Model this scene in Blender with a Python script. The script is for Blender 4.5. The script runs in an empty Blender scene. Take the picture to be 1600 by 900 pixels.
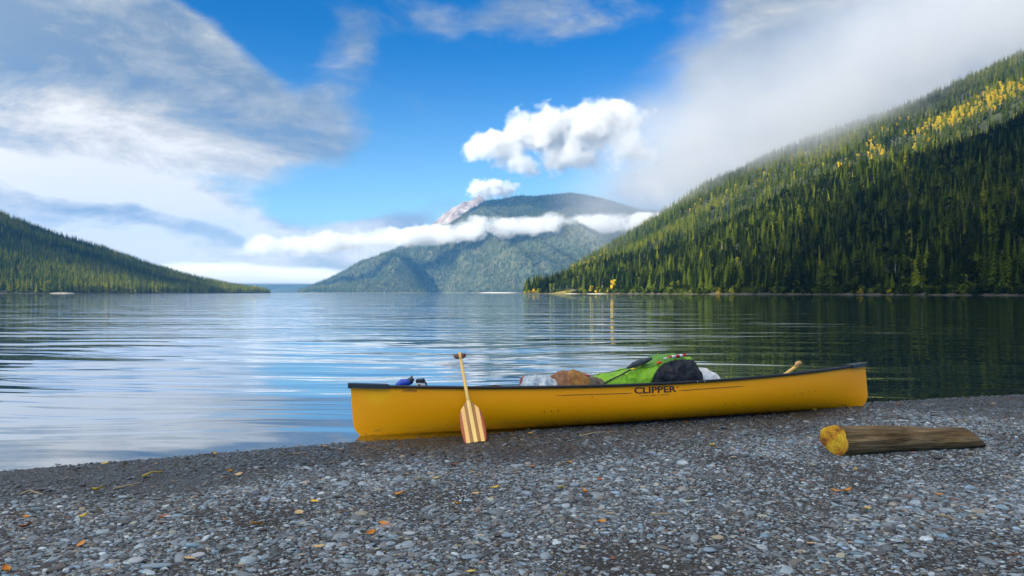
import bpy, bmesh, math, random
import numpy as np
from mathutils import Vector, Matrix, noise
R = math.radians
rnd = random.Random(7)
rng = np.random.default_rng(11)
sc = bpy.context.scene
col = sc.collection

# ------------------------------------------------------------------ camera
H = 1.25; F = 1200.0; HY = 457.5
cam = bpy.data.objects.new('camera', bpy.data.cameras.new('camera')); col.objects.link(cam); sc.camera = cam
cam.data.lens = 27.0; cam.data.sensor_width = 36; cam.data.clip_start = .1; cam.data.clip_end = 80000
cam.location = (0, 0, H); cam.rotation_euler = (R(90) + math.atan((HY-450)/F), 0, 0)

# ------------------------------------------------------------------ light
SUN_EL, SUN_AZ = 27, 52          # azimuth: degrees to the left of straight behind the camera
S = Vector((-math.sin(R(SUN_AZ))*math.cos(R(SUN_EL)), -math.cos(R(SUN_AZ))*math.cos(R(SUN_EL)), math.sin(R(SUN_EL))))
sun = bpy.data.objects.new('sun', bpy.data.lights.new('sun', 'SUN')); col.objects.link(sun)
sun.data.energy = 5.0; sun.data.angle = R(.6); sun.data.color = (1.0, .93, .80)
sun.rotation_euler = S.to_track_quat('Z', 'Y').to_euler()
sc.view_settings.view_transform = 'Standard'; sc.view_settings.look = 'None'
sc.view_settings.exposure = 0.92; sc.view_settings.gamma = 1
sc.render.engine = 'CYCLES'
cy = sc.cycles
cy.use_denoising = True; cy.max_bounces = 8; cy.diffuse_bounces = 3; cy.glossy_bounces = 3
cy.transparent_max_bounces = 12; cy.volume_bounces = 3; cy.volume_step_rate = 2; cy.volume_max_steps = 160
cy.sample_clamp_indirect = 6

# ------------------------------------------------------------------ node helpers
class NT:
    def __init__(s, tree):
        s.t = tree; s.n = tree.nodes; s.l = tree.links
    def new(s, typ, **kw):
        q = s.n.new(typ)
        for k, v in kw.items(): setattr(q, k, v)
        return q
    def put(s, sock, v):
        if v is None: return
        if hasattr(v, 'links') or isinstance(v, bpy.types.NodeSocket): s.l.new(v, sock)
        else:
            if isinstance(v, (tuple, list)) and len(v) == 3 and sock.type == 'RGBA': v = (*v, 1)
            sock.default_value = v
    def m(s, op, a, b=None, c=None, clamp=False):
        q = s.n.new('ShaderNodeMath'); q.operation = op; q.use_clamp = clamp
        for i, v in enumerate((a, b, c)): s.put(q.inputs[i], v)
        return q.outputs[0]
    def vm(s, op, a, b=None):
        q = s.n.new('ShaderNodeVectorMath'); q.operation = op
        s.put(q.inputs[0], a); s.put(q.inputs[1], b)
        return q.outputs['Value'] if op in ('LENGTH', 'DOT_PRODUCT', 'DISTANCE') else q.outputs[0]
    def mix(s, f, a, b, mode='MIX'):
        q = s.n.new('ShaderNodeMix'); q.data_type = 'RGBA'; q.blend_type = mode
        s.put(q.inputs[0], f); s.put(q.inputs[6], a); s.put(q.inputs[7], b)
        return q.outputs[2]
    def ss(s, v, a, b, to0=0., to1=1.):
        q = s.n.new('ShaderNodeMapRange'); q.interpolation_type = 'SMOOTHSTEP'
        s.put(q.inputs['Value'], v); s.put(q.inputs['From Min'], a); s.put(q.inputs['From Max'], b)
        s.put(q.inputs['To Min'], to0); s.put(q.inputs['To Max'], to1)
        return q.outputs[0]
    def noise(s, vec, scale, detail=4, rough=.55, dist=0., col=False):
        q = s.n.new('ShaderNodeTexNoise'); s.put(q.inputs['Vector'], vec)
        q.inputs['Scale'].default_value = scale; q.inputs['Detail'].default_value = detail
        q.inputs['Roughness'].default_value = rough; q.inputs['Distortion'].default_value = dist
        return q.outputs[1 if col else 0]
    def vor(s, vec, scale, out='Distance', feature='F1'):
        q = s.n.new('ShaderNodeTexVoronoi'); q.feature = feature; s.put(q.inputs['Vector'], vec)
        q.inputs['Scale'].default_value = scale
        return q.outputs[out]
    def mapping(s, vec, loc=(0, 0, 0), rot=(0, 0, 0), scale=(1, 1, 1), typ='POINT'):
        q = s.n.new('ShaderNodeMapping'); q.vector_type = typ; s.put(q.inputs[0], vec)
        q.inputs['Location'].default_value = loc; q.inputs['Rotation'].default_value = rot; q.inputs['Scale'].default_value = scale
        return q.outputs[0]
    def ramp(s, f, stops, interp='LINEAR'):
        q = s.n.new('ShaderNodeValToRGB'); s.put(q.inputs[0], f); r = q.color_ramp; r.interpolation = interp
        while len(r.elements) < len(stops): r.elements.new(.5)
        for e, (p, c) in zip(r.elements, stops): e.position = p; e.color = (*c, 1)
        return q.outputs[0]
    def obj(s): return s.n.new('ShaderNodeTexCoord').outputs['Object']
    def pos(s): return s.n.new('ShaderNodeNewGeometry').outputs['Position']
    def sep(s, v):
        q = s.n.new('ShaderNodeSeparateXYZ'); s.put(q.inputs[0], v); return q.outputs
    def comb(s, x=0., y=0., z=0.):
        q = s.n.new('ShaderNodeCombineXYZ'); s.put(q.inputs[0], x); s.put(q.inputs[1], y); s.put(q.inputs[2], z); return q.outputs[0]
    def bump(s, h, strength=.5, dist=.01, normal=None):
        q = s.n.new('ShaderNodeBump'); s.put(q.inputs['Height'], h); q.inputs['Strength'].default_value = strength
        q.inputs['Distance'].default_value = dist
        if normal: s.put(q.inputs['Normal'], normal)
        return q.outputs[0]

def material(name):
    m = bpy.data.materials.new(name); m.use_nodes = True; t = NT(m.node_tree)
    return m, t, m.node_tree.nodes['Principled BSDF']
def simple(name, c, rough=.6, var=.15, scale=20., metallic=0., spec=.5, bump=0., coat=0.):
    m, t, p = material(name)
    n = t.noise(t.obj(), scale, 5)
    t.put(p.inputs['Base Color'], t.mix(n, [x*(1-var) for x in c], [min(1, x*(1+var)) for x in c]))
    p.inputs['Roughness'].default_value = rough; p.inputs['Metallic'].default_value = metallic
    p.inputs['Specular IOR Level'].default_value = spec; p.inputs['Coat Weight'].default_value = coat
    if bump: t.put(p.inputs['Normal'], t.bump(t.noise(t.obj(), scale*2, 4), .6, bump))
    return m

# ------------------------------------------------------------------ object helpers
def tag(o, label=None, cat=None, group=None, kind=None):
    if label: o['label'] = label
    if cat: o['category'] = cat
    if group: o['group'] = group
    if kind: o['kind'] = kind
    return o
def empty(name, loc, rz=0.):
    o = bpy.data.objects.new(name, None); col.objects.link(o); o.location = loc; o.rotation_euler = (0, 0, rz)
    o.empty_display_size = .1
    return o
def mesh_obj(name, me, mats, parent=None, smooth=True):
    o = bpy.data.objects.new(name, me); col.objects.link(o)
    for m in (mats if isinstance(mats, (list, tuple)) else [mats]): me.materials.append(m)
    if parent: o.parent = parent
    if smooth: me.shade_smooth()
    return o
def pyd(name, v, f):
    me = bpy.data.meshes.new(name); me.from_pydata([tuple(x) for x in v], [], [tuple(x) for x in f]); me.update(); return me
def from_bm(bm, name):
    me = bpy.data.meshes.new(name); bm.normal_update(); bm.to_mesh(me); bm.free(); return me
def grid_mesh(name, G):
    """G[i,j,3] array -> mesh"""
    n, m = G.shape[:2]
    v = G.reshape(-1, 3)
    i, j = np.meshgrid(np.arange(n-1), np.arange(m-1), indexing='ij')
    a = (i*m+j).ravel(); f = np.stack([a, a+m, a+m+1, a+1], 1)
    me = bpy.data.meshes.new(name)
    me.vertices.add(len(v)); me.vertices.foreach_set('co', v.astype(np.float32).ravel())
    me.loops.add(len(f)*4); me.loops.foreach_set('vertex_index', f.astype(np.int32).ravel())
    me.polygons.add(len(f)); me.polygons.foreach_set('loop_start', np.arange(0, len(f)*4, 4, dtype=np.int32))
    me.update(); me.validate(); return me
def tube(path, rad, n=10, cap=True, sx=1., sy=1.):
    """swept tube; rad number or list"""
    path = [Vector(p) for p in path]; v = []; f = []
    for k, p in enumerate(path):
        d = (path[min(k+1, len(path)-1)] - path[max(k-1, 0)]).normalized()
        up = Vector((0, 0, 1)) if abs(d.z) < .95 else Vector((0, 1, 0))
        a = d.cross(up).normalized(); b = a.cross(d).normalized()
        r = rad[k] if isinstance(rad, (list, tuple)) else rad
        for q in range(n):
            t = 2*math.pi*q/n; v.append(p + a*math.cos(t)*r*sx + b*math.sin(t)*r*sy)
    for k in range(len(path)-1):
        for q in range(n): f.append((k*n+q, k*n+(q+1) % n, (k+1)*n+(q+1) % n, (k+1)*n+q))
    if cap: f.append(tuple(range(n))[::-1]); f.append(tuple((len(path)-1)*n+q for q in range(n)))
    return v, f
def at(px, py, Y):
    return Vector(((px-800)/F*Y, Y, H+(HY-py)/F*Y))
def npnoise(P, scale, octaves=4, seed=0.):
    out = np.empty(len(P))
    for i, p in enumerate(P):
        out[i] = noise.fractal(Vector((p[0]*scale+seed, p[1]*scale, p[2]*scale)), 1.0, 2.0, octaves)
    return out

# ------------------------------------------------------------------ sky (world)
w = bpy.data.worlds.new('World'); sc.world = w; w.use_nodes = True
t = NT(w.node_tree); bg = w.node_tree.nodes['Background']
sky = t.new('ShaderNodeTexSky', sky_type='NISHITA', sun_disc=False)
sky.sun_elevation = R(SUN_EL); sky.sun_rotation = R(180+SUN_AZ); sky.air_density = 1.0; sky.dust_density = .6; sky.ozone_density = 2.2
D = t.new('ShaderNodeTexCoord').outputs['Generated']
x, y, z = t.sep(D)
az = t.m('ARCTAN2', x, y); el = t.m('ARCSINE', z)
U = t.m('MULTIPLY', az, 1200.); V = t.m('MULTIPLY', el, 1200.)
UV = t.comb(U, V, 0.)
def dirpx(px, py):
    d = Vector(((px-800)/F, 1, (HY-py)/F)).normalized()
    return math.atan2(d.x, d.y)*1200, math.asin(d.z)*1200
def blobs(lst, warp):
    tot = None
    for px, py, rx, ry, rot, wt in lst:
        u, v = dirpx(px, py)
        q = t.mapping(warp, (u, v, 0), (0, 0, R(rot)), (rx, ry, 1), 'TEXTURE')
        e = t.ss(t.vm('LENGTH', q), 1.35, .25, 0., wt)
        tot = e if tot is None else t.m('ADD', tot, e)
    return tot
nz = t.noise(t.mapping(UV, rot=(0, 0, R(10)), scale=(.0050, .0095, 1)), 1., 9, .60, .25)
nzc = t.noise(t.mapping(UV, (3, 7, 0), (0, 0, 0), (.0040, .0060, 1)), 1., 4, .5, 0., True)
warp = t.vm('ADD', UV, t.vm('MULTIPLY', t.vm('SUBTRACT', nzc, (.5, .5, .5)), (170, 120, 0)))
COVER = [(-60, 60, 420, 230, 0, 1.1), (250, 110, 270, 110, -18, .9), (60, 240, 330, 120, -4, 1.0), (430, 185, 190, 52, -8, .75),
         (110, 320, 300, 62, -8, 1.1), (300, 345, 120, 40, -10, .7), (525, 95, 60, 110, 15, .62),
         (670, 25, 75, 35, -20, .50), (880, 15, 190, 60, 0, .62),
         (1350, 60, 330, 150, 12, 1.2), (1180, 200, 210, 120, 25, 1.1), (1500, 60, 300, 200, 0, 1.2), (1060, 290, 130, 70, 20, .9),
         (330, 400, 460, 56, 0, 1.5), (560, 385, 140, 34, 10, .9), (640, 345, 110, 22, 14, .5), (300, 440, 600, 22, 0, 1.1),
         (-900, 200, 600, 500, 0, .8), (2500, 200, 700, 500, 0, 1.)]
C = blobs(COVER, warp)
HOLES = [(350, 5, 90, 36, -10, .75), (455, 62, 80, 70, -30, .65), (170, 8, 80, 26, 0, .45), (455, 300, 130, 60, 0, .5), (930, 90, 120, 40, 10, .3)]
C = t.m('SUBTRACT', C, blobs(HOLES, warp))
# generic cover for the part of the sky out of the picture
out = t.m('MULTIPLY', t.ss(V, 480., 760.), .95)
C = t.m('ADD', C, out)
dens = t.m('ADD', t.m('MULTIPLY', C, .85), t.m('MULTIPLY', t.m('SUBTRACT', nz, .52), 2.1))
nb = t.noise(t.mapping(UV, (9, 1, 0), (0, 0, R(8)), (.0046, .011, 1)), 1., 9, .66, .3)
alpha = t.m('MULTIPLY', t.ss(dens, .10, .95), t.ss(nb, .22, .50, .72, 1.))
BRIGHT = [(90, 215, 300, 70, -6, .8), (60, 290, 260, 45, -8, .8), (300, 160, 260, 45, -12, .35), (300, 400, 560, 60, 0, .95), (150, 385, 300, 50, 0, .25), (420, 350, 200, 40, 0, .4), (250, 310, 160, 24, -14, .6),
          (1130, 270, 240, 60, 18, .45), (1010, 250, 120, 60, 20, .35), (1450, 20, 200, 40, 0, .3)]
DARK = [(230, 345, 170, 18, -12, .55), (130, 70, 330, 60, -14, .35), (1250, 100, 220, 70, 0, .45), (1450, 110, 160, 50, 0, .3), (60, 330, 200, 18, -6, .4)]
B = t.m('SUBTRACT', blobs(BRIGHT, warp), blobs(DARK, warp))
B = t.m('ADD', t.m('ADD', t.m('ADD', t.m('MULTIPLY', B, .74), t.ss(V, 500., 900., 0., .5)), .24), t.m('MULTIPLY', t.m('SUBTRACT', nb, .5), 2.7), clamp=True)
cc = t.ramp(B, [(0., (1.25, 1.72, 2.40)), (.35, (2.2, 2.5, 2.85)), (.7, (3.9, 3.84, 3.70)), (1., (5.5, 5.3, 5.0))])
near_sun = t.ss(t.vm('DOT_PRODUCT', D, tuple(S)), -.1, .98)  # unseen clouds toward the sun brightened to light the hull and pebbles
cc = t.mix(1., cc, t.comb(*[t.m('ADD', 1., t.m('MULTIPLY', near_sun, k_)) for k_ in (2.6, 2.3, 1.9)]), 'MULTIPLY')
# colour of the clear sky: Nishita pushed to the deep blue of the photograph
deep = t.ss(V, 20., 420.)
tint = t.mix(deep, (.76, .95, 1.0), (.0, .38, .77))
blue = t.mix(1., sky.outputs[0], tint, 'MULTIPLY')
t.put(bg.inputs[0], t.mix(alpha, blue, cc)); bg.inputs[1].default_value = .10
w.cycles.sampling_method = 'AUTOMATIC'

# ------------------------------------------------------------------ shoreline and beach
SX = np.array([-40, -12, -6, -3.59, -2.46, -1.37, -.34, 1.2, 2.6, 4.1, 5.65, 6.27, 9, 15, 40.])
SY = np.array([-30, -3.5, 2.9, 5.39, 5.90, 6.42, 6.74, 7.40, 8.05, 8.75, 9.27, 9.42, 9.9, 10.4, 6.])
def shore(x): return np.interp(x, SX, SY)
def beach_z(x, y):
    d = (shore(x) - y)*.87
    z = np.where(d > 0, .034*d + .0035*np.clip(d-1.2, 0, 50)**1.3, .12*d)
    return np.clip(z, -3, 6)
def bump_z(x, y):
    s = np.sin(x*2.1+y*.8)*.5+np.sin(x*.9-y*2.7+1.3)*.5+np.sin(x*5.1+y*3.3)*.25
    d = np.clip((shore(x)-y)*.9, 0, 1)
    return s*.008*d
def gz(x, y): return float(beach_z(x, y)+bump_z(x, y))
def ground_at(px, py):
    """point of the beach seen at that pixel"""
    Y = H*F/(py-HY)
    for _ in range(30):
        X = (px-800)/F*Y; Y = .5*Y+.5*(H-gz(X, Y))*F/(py-HY)
    X = (px-800)/F*Y
    return Vector((X, Y, gz(X, Y)))
xs = np.concatenate([np.linspace(-40, -9, 30), np.linspace(-8.8, 12, 520), np.linspace(12.5, 40, 30)])
ys = np.concatenate([np.linspace(-60, 0, 30), np.linspace(.3, 11.5, 280), np.linspace(12, 30, 20)])
XX, YY = np.meshgrid(xs, ys, indexing='ij')
ZZ = beach_z(XX, YY)+bump_z(XX, YY)
wet_m = None
def wetness(t, P):
    """0 dry .. 1 wet, measured from height above the water"""
    _, _, pz = t.sep(P)
    n = t.noise(P, 3., 3)
    h = t.m('ADD', pz, t.m('MULTIPLY', t.m('SUBTRACT', n, .5), .022))
    return t.ss(h, .050, .022)
m, t, p = material('gravel_ground')
P = t.pos(); wet = wetness(t, P)
v1 = t.vor(t.mapping(P, scale=(1, 1.5, 1)), 75., 'Color'); v1 = t.sep(v1)[0]
c = t.ramp(v1, [(0, (.016, .015, .014)), (.4, (.035, .033, .032)), (.75, (.07, .07, .07)), (1, (.13, .13, .13))])
big = t.noise(P, 1.3, 4); c = t.mix(t.ss(big, .35, .7), t.mix(1., c, (.55, .50, .46), 'MULTIPLY'), c)
c = t.mix(wet, c, t.mix(1., c, (.50, .50, .50), 'MULTIPLY'))
t.put(p.inputs['Base Color'], c); t.put(p.inputs['Roughness'], t.m('SUBTRACT', .85, t.m('MULTIPLY', wet, .45)))
t.put(p.inputs['Normal'], t.bump(t.vor(P, 75.), .9, .012)); M_ground = m
beach = mesh_obj('beach', grid_mesh('beach', np.stack([XX, YY, ZZ], -1)), M_ground)
tag(beach, kind='structure')

# ------------------------------------------------------------------ lake
m, t, p = material('lake_water')
P = t.pos(); px_, py_, _ = t.sep(P)
dist = t.vm('LENGTH', P)
# swells drawn out along the shore, wind patches, tiny ripples
warpn = t.noise(P, .05, 3, .5, 0., True)
Pw = t.vm('ADD', P, t.vm('MULTIPLY', warpn, (9, 9, 0)))
n1 = t.noise(t.mapping(Pw, rot=(0, 0, R(6)), scale=(.16, .85, 1)), 1., 3, .45)
n2 = t.noise(t.mapping(Pw, rot=(0, 0, R(-9)), scale=(.75, 2.6, 1)), 1., 2, .5)
n3 = t.noise(t.mapping(P, rot=(0, 0, R(3)), scale=(.030, .10, 1)), 1., 4, .55)
patch = t.ss(t.noise(t.mapping(P, scale=(.018, .06, 1)), 1., 3), .35, .65)
calm = t.ss(py_, 7., 26., .45, 1.)
h = t.m('ADD', t.m('MULTIPLY', n1, .150), t.m('MULTIPLY', n2, t.m('MULTIPLY', patch, .012)))
h = t.m('MULTIPLY', h, calm)
h = t.m('ADD', h, t.m('MULTIPLY', n3, .35))
bmp = t.n.new('ShaderNodeBump'); t.put(bmp.inputs['Height'], h); bmp.inputs['Strength'].default_value = 1.; bmp.inputs['Distance'].default_value = .55
nrm = bmp.outputs[0]
t.n.remove(p)
outn = t.n['Material Output']
gl = t.new('ShaderNodeBsdfGlossy'); gl.inputs['Roughness'].default_value = .02; t.put(gl.inputs['Normal'], nrm)
gl.inputs['Color'].default_value = (.91, .96, 1, 1)
df = t.new('ShaderNodeBsdfDiffuse'); df.inputs['Color'].default_value = (.010, .022, .024, 1)
fr = t.new('ShaderNodeFresnel'); fr.inputs['IOR'].default_value = 1.75; t.put(fr.inputs['Normal'], nrm)
tr = t.new('ShaderNodeBsdfTransparent'); tr.inputs['Color'].default_value = (.50, .56, .52, 1)
off_ = t.m('SUBTRACT', py_, t.m('ADD', t.m('ADD', 7.0, t.m('MULTIPLY', px_, .43)), t.m('MULTIPLY', t.m('MULTIPLY', px_, px_), -.012)))
shal = t.new('ShaderNodeMixShader'); t.put(shal.inputs[0], t.ss(off_, -.1, 1.6)); t.l.new(tr.outputs[0], shal.inputs[1]); t.l.new(df.outputs[0], shal.inputs[2])
mx = t.new('ShaderNodeMixShader'); t.put(mx.inputs[0], t.m('POWER', fr.outputs[0], .52, clamp=True))
t.l.new(shal.outputs[0], mx.inputs[1]); t.l.new(gl.outputs[0], mx.inputs[2]); t.l.new(mx.outputs[0], outn.inputs[0])
lake = mesh_obj('water', pyd('water', [(-12000, -60, 0), (12000, -60, 0), (12000, 11300, 0), (-12000, 11300, 0)], [(0, 1, 2, 3)]), m)
tag(lake, kind='structure')

# ------------------------------------------------------------------ terrain lofts
def loft(cols, nrow, ncol, namp=0., nscale=.004, seed=0., spur=0., spur_f=0.):
    """cols: list of (px, [(Y, z) ...]) ; returns grid in world space"""
    pxs = np.array([c[0] for c in cols], float); K = len(cols[0][1])
    A = np.array([c[1] for c in cols], float)              # [col, row, 2]
    u = np.linspace(0, len(cols)-1, ncol)
    Pn = np.interp(u, np.arange(len(cols)), pxs)
    r = np.linspace(0, K-1, nrow)
    tmp = np.stack([[np.interp(u, np.arange(len(cols)), A[:, k, q]) for q in (0, 1)] for k in range(K)])  # [K,2,ncol]
    Yg = np.stack([np.interp(r, np.arange(K), tmp[:, 0, i]) for i in range(ncol)])
    Zg = np.stack([np.interp(r, np.arange(K), tmp[:, 1, i]) for i in range(ncol)])
    # light smoothing across
    for _ in range(3):
        Zg[1:-1] = (Zg[:-2]+2*Zg[1:-1]+Zg[2:])/4
    Xg = (Pn[:, None]-800)/F*Yg
    G = np.stack([Xg, Yg, Zg], -1)
    if namp:
        nn = npnoise(G.reshape(-1, 3)*np.array([1, 1, 0]), nscale, 5, seed).reshape(ncol, nrow)
        fade = np.clip((G[..., 2]-2)/40, 0, 1)
        G[..., 2] += nn*namp*fade
        if spur:
            sp = npnoise(np.stack([G[..., 0]+G[..., 2]*.9, G[..., 1]*.25, G[..., 2]*0], -1).reshape(-1, 3), spur_f, 3, seed+9).reshape(ncol, nrow)
            env = np.sin(np.clip(np.linspace(0, 1, nrow)*1.2, 0, 1)*math.pi)[None]
            G[..., 2] += (0.25-np.abs(sp))*spur*env*np.clip(G[..., 2]/200, 0, 1)
    return G
def sample(G, n, r0=0., r1=1., c0=0., c1=1., rs=None):
    """n points spread evenly over the area of a stretch of the grid"""
    rs = rs or rng
    nc, nr = G.shape[:2]
    a = G[1:, :-1]-G[:-1, :-1]; b = G[:-1, 1:]-G[:-1, :-1]
    A = np.linalg.norm(np.cross(a, b), axis=-1)
    ci = np.linspace(0, 1, nc-1)[:, None]; ri = np.linspace(0, 1, nr-1)[None]
    A = A*((ci >= c0) & (ci <= c1))*((ri >= r0) & (ri <= r1))
    pr = (A/A.sum()).ravel()
    k = rs.choice(len(pr), n, p=pr); i, j = np.unravel_index(k, A.shape)
    fu = rs.random(n)[:, None]; fv = rs.random(n)[:, None]
    return (G[i, j]*(1-fu)*(1-fv)+G[i+1, j]*fu*(1-fv)+G[i, j+1]*(1-fu)*fv+G[i+1, j+1]*fu*fv)
def topx(P): return 800+P[:, 0]/P[:, 1]*F
def topy(P): return HY-(P[:, 2]-H)/P[:, 1]*F

def forest_floor(name, a, b, shore_c):
    m, t, p = material(name); P = t.pos()
    n = t.noise(P, .012, 6); n2 = t.noise(P, .08, 5)
    c = t.mix(t.ss(n, .4, .6), a, b); c = t.mix(1., c, t.ramp(n2, [(.3, (.6, .6, .6)), (.7, (1.2, 1.2, 1.2))]), 'MULTIPLY')
    _, _, pz = t.sep(P)
    c = t.mix(t.ss(pz, 1.6, .5), c, shore_c)
    t.put(p.inputs['Base Color'], c); p.inputs['Roughness'].default_value = .95
    return m
M_floor = forest_floor('forest_floor', (.010, .016, .005), (.030, .040, .010), (.07, .06, .045))

SIL = {815: (1000, 1015, 3, 1900, -12), 860: (935, 1000, 9, 1900, 4), 900: (880, 1000, 24, 1900, 62), 1000: (740, 1000, 44, 1900, 158),
       1100: (640, 1000, 80, 1900, 262), 1200: (560, 1000, 113, 1900, 345), 1320: (480, 980, 148, 1900, 410), 1450: (410, 950, 172, 1850, 472),
       1600: (350, 900, 200, 1800, 565), 1900: (270, 800, 235, 1700, 700), 2600: (180, 600, 240, 1500, 700), 5000: (70, 400, 200, 1200, 500)}
cols_ = []
for px, (ys_, yc, zc, yf, zf) in SIL.items():
    cols_.append((px, [(ys_-12, -3), (ys_, .35), (ys_+9, 2.2 if px > 820 else 1.0), (ys_+.33*(yc-ys_), .27*zc), (ys_+.66*(yc-ys_), .62*zc), (yc, zc),
                       (yc+110, zc-.12*abs(zc)), (yc+.45*(yf-yc), zc+.34*(zf-zc)), (yc+.75*(yf-yc), zc+.72*(zf-zc)), (yf, zf), (yf+500, zf-250)]))
G_R = loft(cols_, 111, 230, 11, .006, 3.)
hill = mesh_obj('right_hillside', grid_mesh('right_hillside', G_R), M_floor); tag(hill, kind='structure')

LS = [(-1800, 500, 1400, 330), (-600, 800, 1800, 350), (-200, 1000, 1900, 292), (0, 1150, 2000, 199), (100, 1270, 2100, 146), (200, 1480, 2250, 99),
      (300, 1850, 2500, 46), (380, 2450, 2800, 16), (412, 2850, 2980, 7), (428, 3030, 3060, -2)]
G_L = loft([(px, [(a-20, -3), (a, .3), (a+12, 2.0 if z > 0 else -1), (a+.35*(b-a), z*.30), (a+.7*(b-a), z*.70), (b, z), (b+300, z-60), (b+900, z-150)])
            for px, a, b, z in LS], 90, 200, 9, .004, 21.)
hl = mesh_obj('left_hillside', grid_mesh('left_hillside', G_L), M_floor); tag(hl, kind='structure')

MT = [(425, 5400, 6300, -8), (462, 5300, 6500, -2), (500, 5150, 6550, 88), (540, 5050, 6600, 200), (560, 5000, 6650, 258), (600, 4950, 6800, 348), (640, 4900, 6900, 440), (680, 4850, 7000, 545),
      (705, 4800, 7050, 600), (735, 4750, 7100, 735), (760, 4700, 7150, 850), (800, 4650, 7200, 905), (860, 4600, 7200, 940), (895, 4600, 7250, 955),
      (930, 4600, 7300, 925), (975, 4600, 7400, 835), (1010, 4600, 7500, 800), (1150, 4600, 7500, 760), (1500, 4600, 7500, 700)]
G_M = loft([(px, [(a-60, -6), (a, .6), (a+60, 6 if z > 50 else 2 if z > 0 else -3), (a+.3*(b-a), z*.28), (a+.6*(b-a), z*.60), (b, z), (b+900, z-300)]) for px, a, b, z in MT], 150, 260, 45, .0011, 5., 520, .0013)
# keep the skyline where it is
M_far = forest_floor('far_mountain_ground', (.04, .055, .02), (.08, .085, .034), (.30, .27, .2))
mo = mesh_obj('forested_mountain', grid_mesh('forested_mountain', G_M), M_far); tag(mo, kind='structure')
# bare rocky summit behind it
m, t, p = material('bare_rock'); P = t.pos()
n = t.noise(t.mapping(P, rot=(0, R(35), 0), scale=(.010, .01, .003)), 1., 7, .6)
t.put(p.inputs['Base Color'], t.ramp(n, [(.30, (.05, .05, .055)), (.45, (.20, .15, .125)), (.60, (.32, .27, .235)), (.72, (.46, .44, .42))]))
p.inputs['Roughness'].default_value = .95; M_rock = m
PK = [(630, 8200, 250), (650, 8300, 560), (672, 8350, 740), (690, 8400, 850), (705, 8400, 920), (722, 8400, 985), (738, 8400, 1025), (747, 8400, 1045), (753, 8400, 1020), (765, 8400, 940), (800, 8400, 800)]
G_P = loft([(px, [(7300, 100), (7700, z*.6), (8050, z*.84), (b, z), (b+500, z*.6)]) for px, b, z in PK], 60, 90, 55, .006, 8.)
pk = mesh_obj('rocky_summit', grid_mesh('rocky_summit', G_P), M_rock); tag(pk, kind='structure')
# hazy hills at the head of the lake
M_dist = forest_floor('distant_hills', (.03, .05, .03), (.05, .07, .05), (.05, .07, .05))
DH = [(330, 20), (400, 120), (425, 165), (450, 150), (480, 162), (520, 120), (560, 60)]
G_D = loft([(px, [(9300, -5), (9600, z*.55), (9900, z*.69), (10900, 0)]) for px, z in DH], 20, 80, 30, .0008, 2.)
tag(mesh_obj('distant_hills', grid_mesh('distant_hills', G_D), M_dist), kind='structure')
DH2 = [(410, 10), (430, 40), (443, 72), (455, 60), (470, 40), (500, 8)]
G_D2 = loft([(px, [(7700, -5), (8000, z*.65), (8300, z*.83), (8600, 0)]) for px, z in DH2], 20, 60, 8, .0015, 2.)
tag(mesh_obj('low_wooded_hills', grid_mesh('low_wooded_hills', G_D2), M_dist), kind='structure')
DH3 = [(350, 100), (375, 380), (390, 520), (398, 525), (408, 490), (418, 500), (428, 465), (440, 385), (460, 200), (480, 60)]
G_D3 = loft([(px, [(9950, -5), (10200, z*.45), (10500, z*.68), (11200, 0)]) for px, z in DH3], 20, 60, 30, .002, 4.)
tag(mesh_obj('distant_peak', grid_mesh('distant_peak', G_D3), M_dist), kind='structure')
# valley side behind the camera, seen only from its far side
m_back = M_floor

# ------------------------------------------------------------------ trees
def leaf_mat(name, stops, inst=False, rough=.75):
    m, t, p = material(name)
    if inst:
        a = t.new('ShaderNodeAttribute', attribute_type='INSTANCER', attribute_name='tint'); f = a.outputs['Fac']
    else:
        f = t.new('ShaderNodeObjectInfo').outputs['Random']
    n = t.noise(t.obj(), .55, 3)
    f = t.m('ADD', t.m('MULTIPLY', f, .85 if inst or 'needles' not in name else .55), t.m('MULTIPLY', n, .12), clamp=True)
    t.put(p.inputs['Base Color'], t.ramp(f, stops)); p.inputs['Roughness'].default_value = rough
    p.inputs['Specular IOR Level'].default_value = .0
    return m
CON = [(0, (.005, .010, .003)), (.35, (.013, .023, .004)), (.7, (.085, .115, .012)), (1, (.24, .23, .020))]
YEL = [(0, (.28, .26, .02)), (.4, (.48, .38, .02)), (.8, (.62, .42, .02)), (1, (.60, .30, .02))]
GRN = [(0, (.07, .11, .015)), (.5, (.13, .17, .02)), (1, (.24, .25, .025))]
FARC = [(0, (.025, .040, .018)), (.45, (.075, .10, .034)), (.8, (.18, .19, .06)), (1, (.40, .32, .07))]
M_con = leaf_mat('conifer_needles', CON); M_conI = leaf_mat('conifer_needles_forest', CON, True)
M_yel = leaf_mat('yellow_leaves', YEL); M_yelI = leaf_mat('yellow_leaves_forest', YEL, True)
M_grn = leaf_mat('green_leaves', GRN); M_farI = leaf_mat('far_forest', FARC, True)
M_bark = simple('bark', (.09, .07, .055), .9, .3, 3.); M_birch = simple('pale_bark', (.42, .40, .36), .8, .3, 4.)

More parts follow.
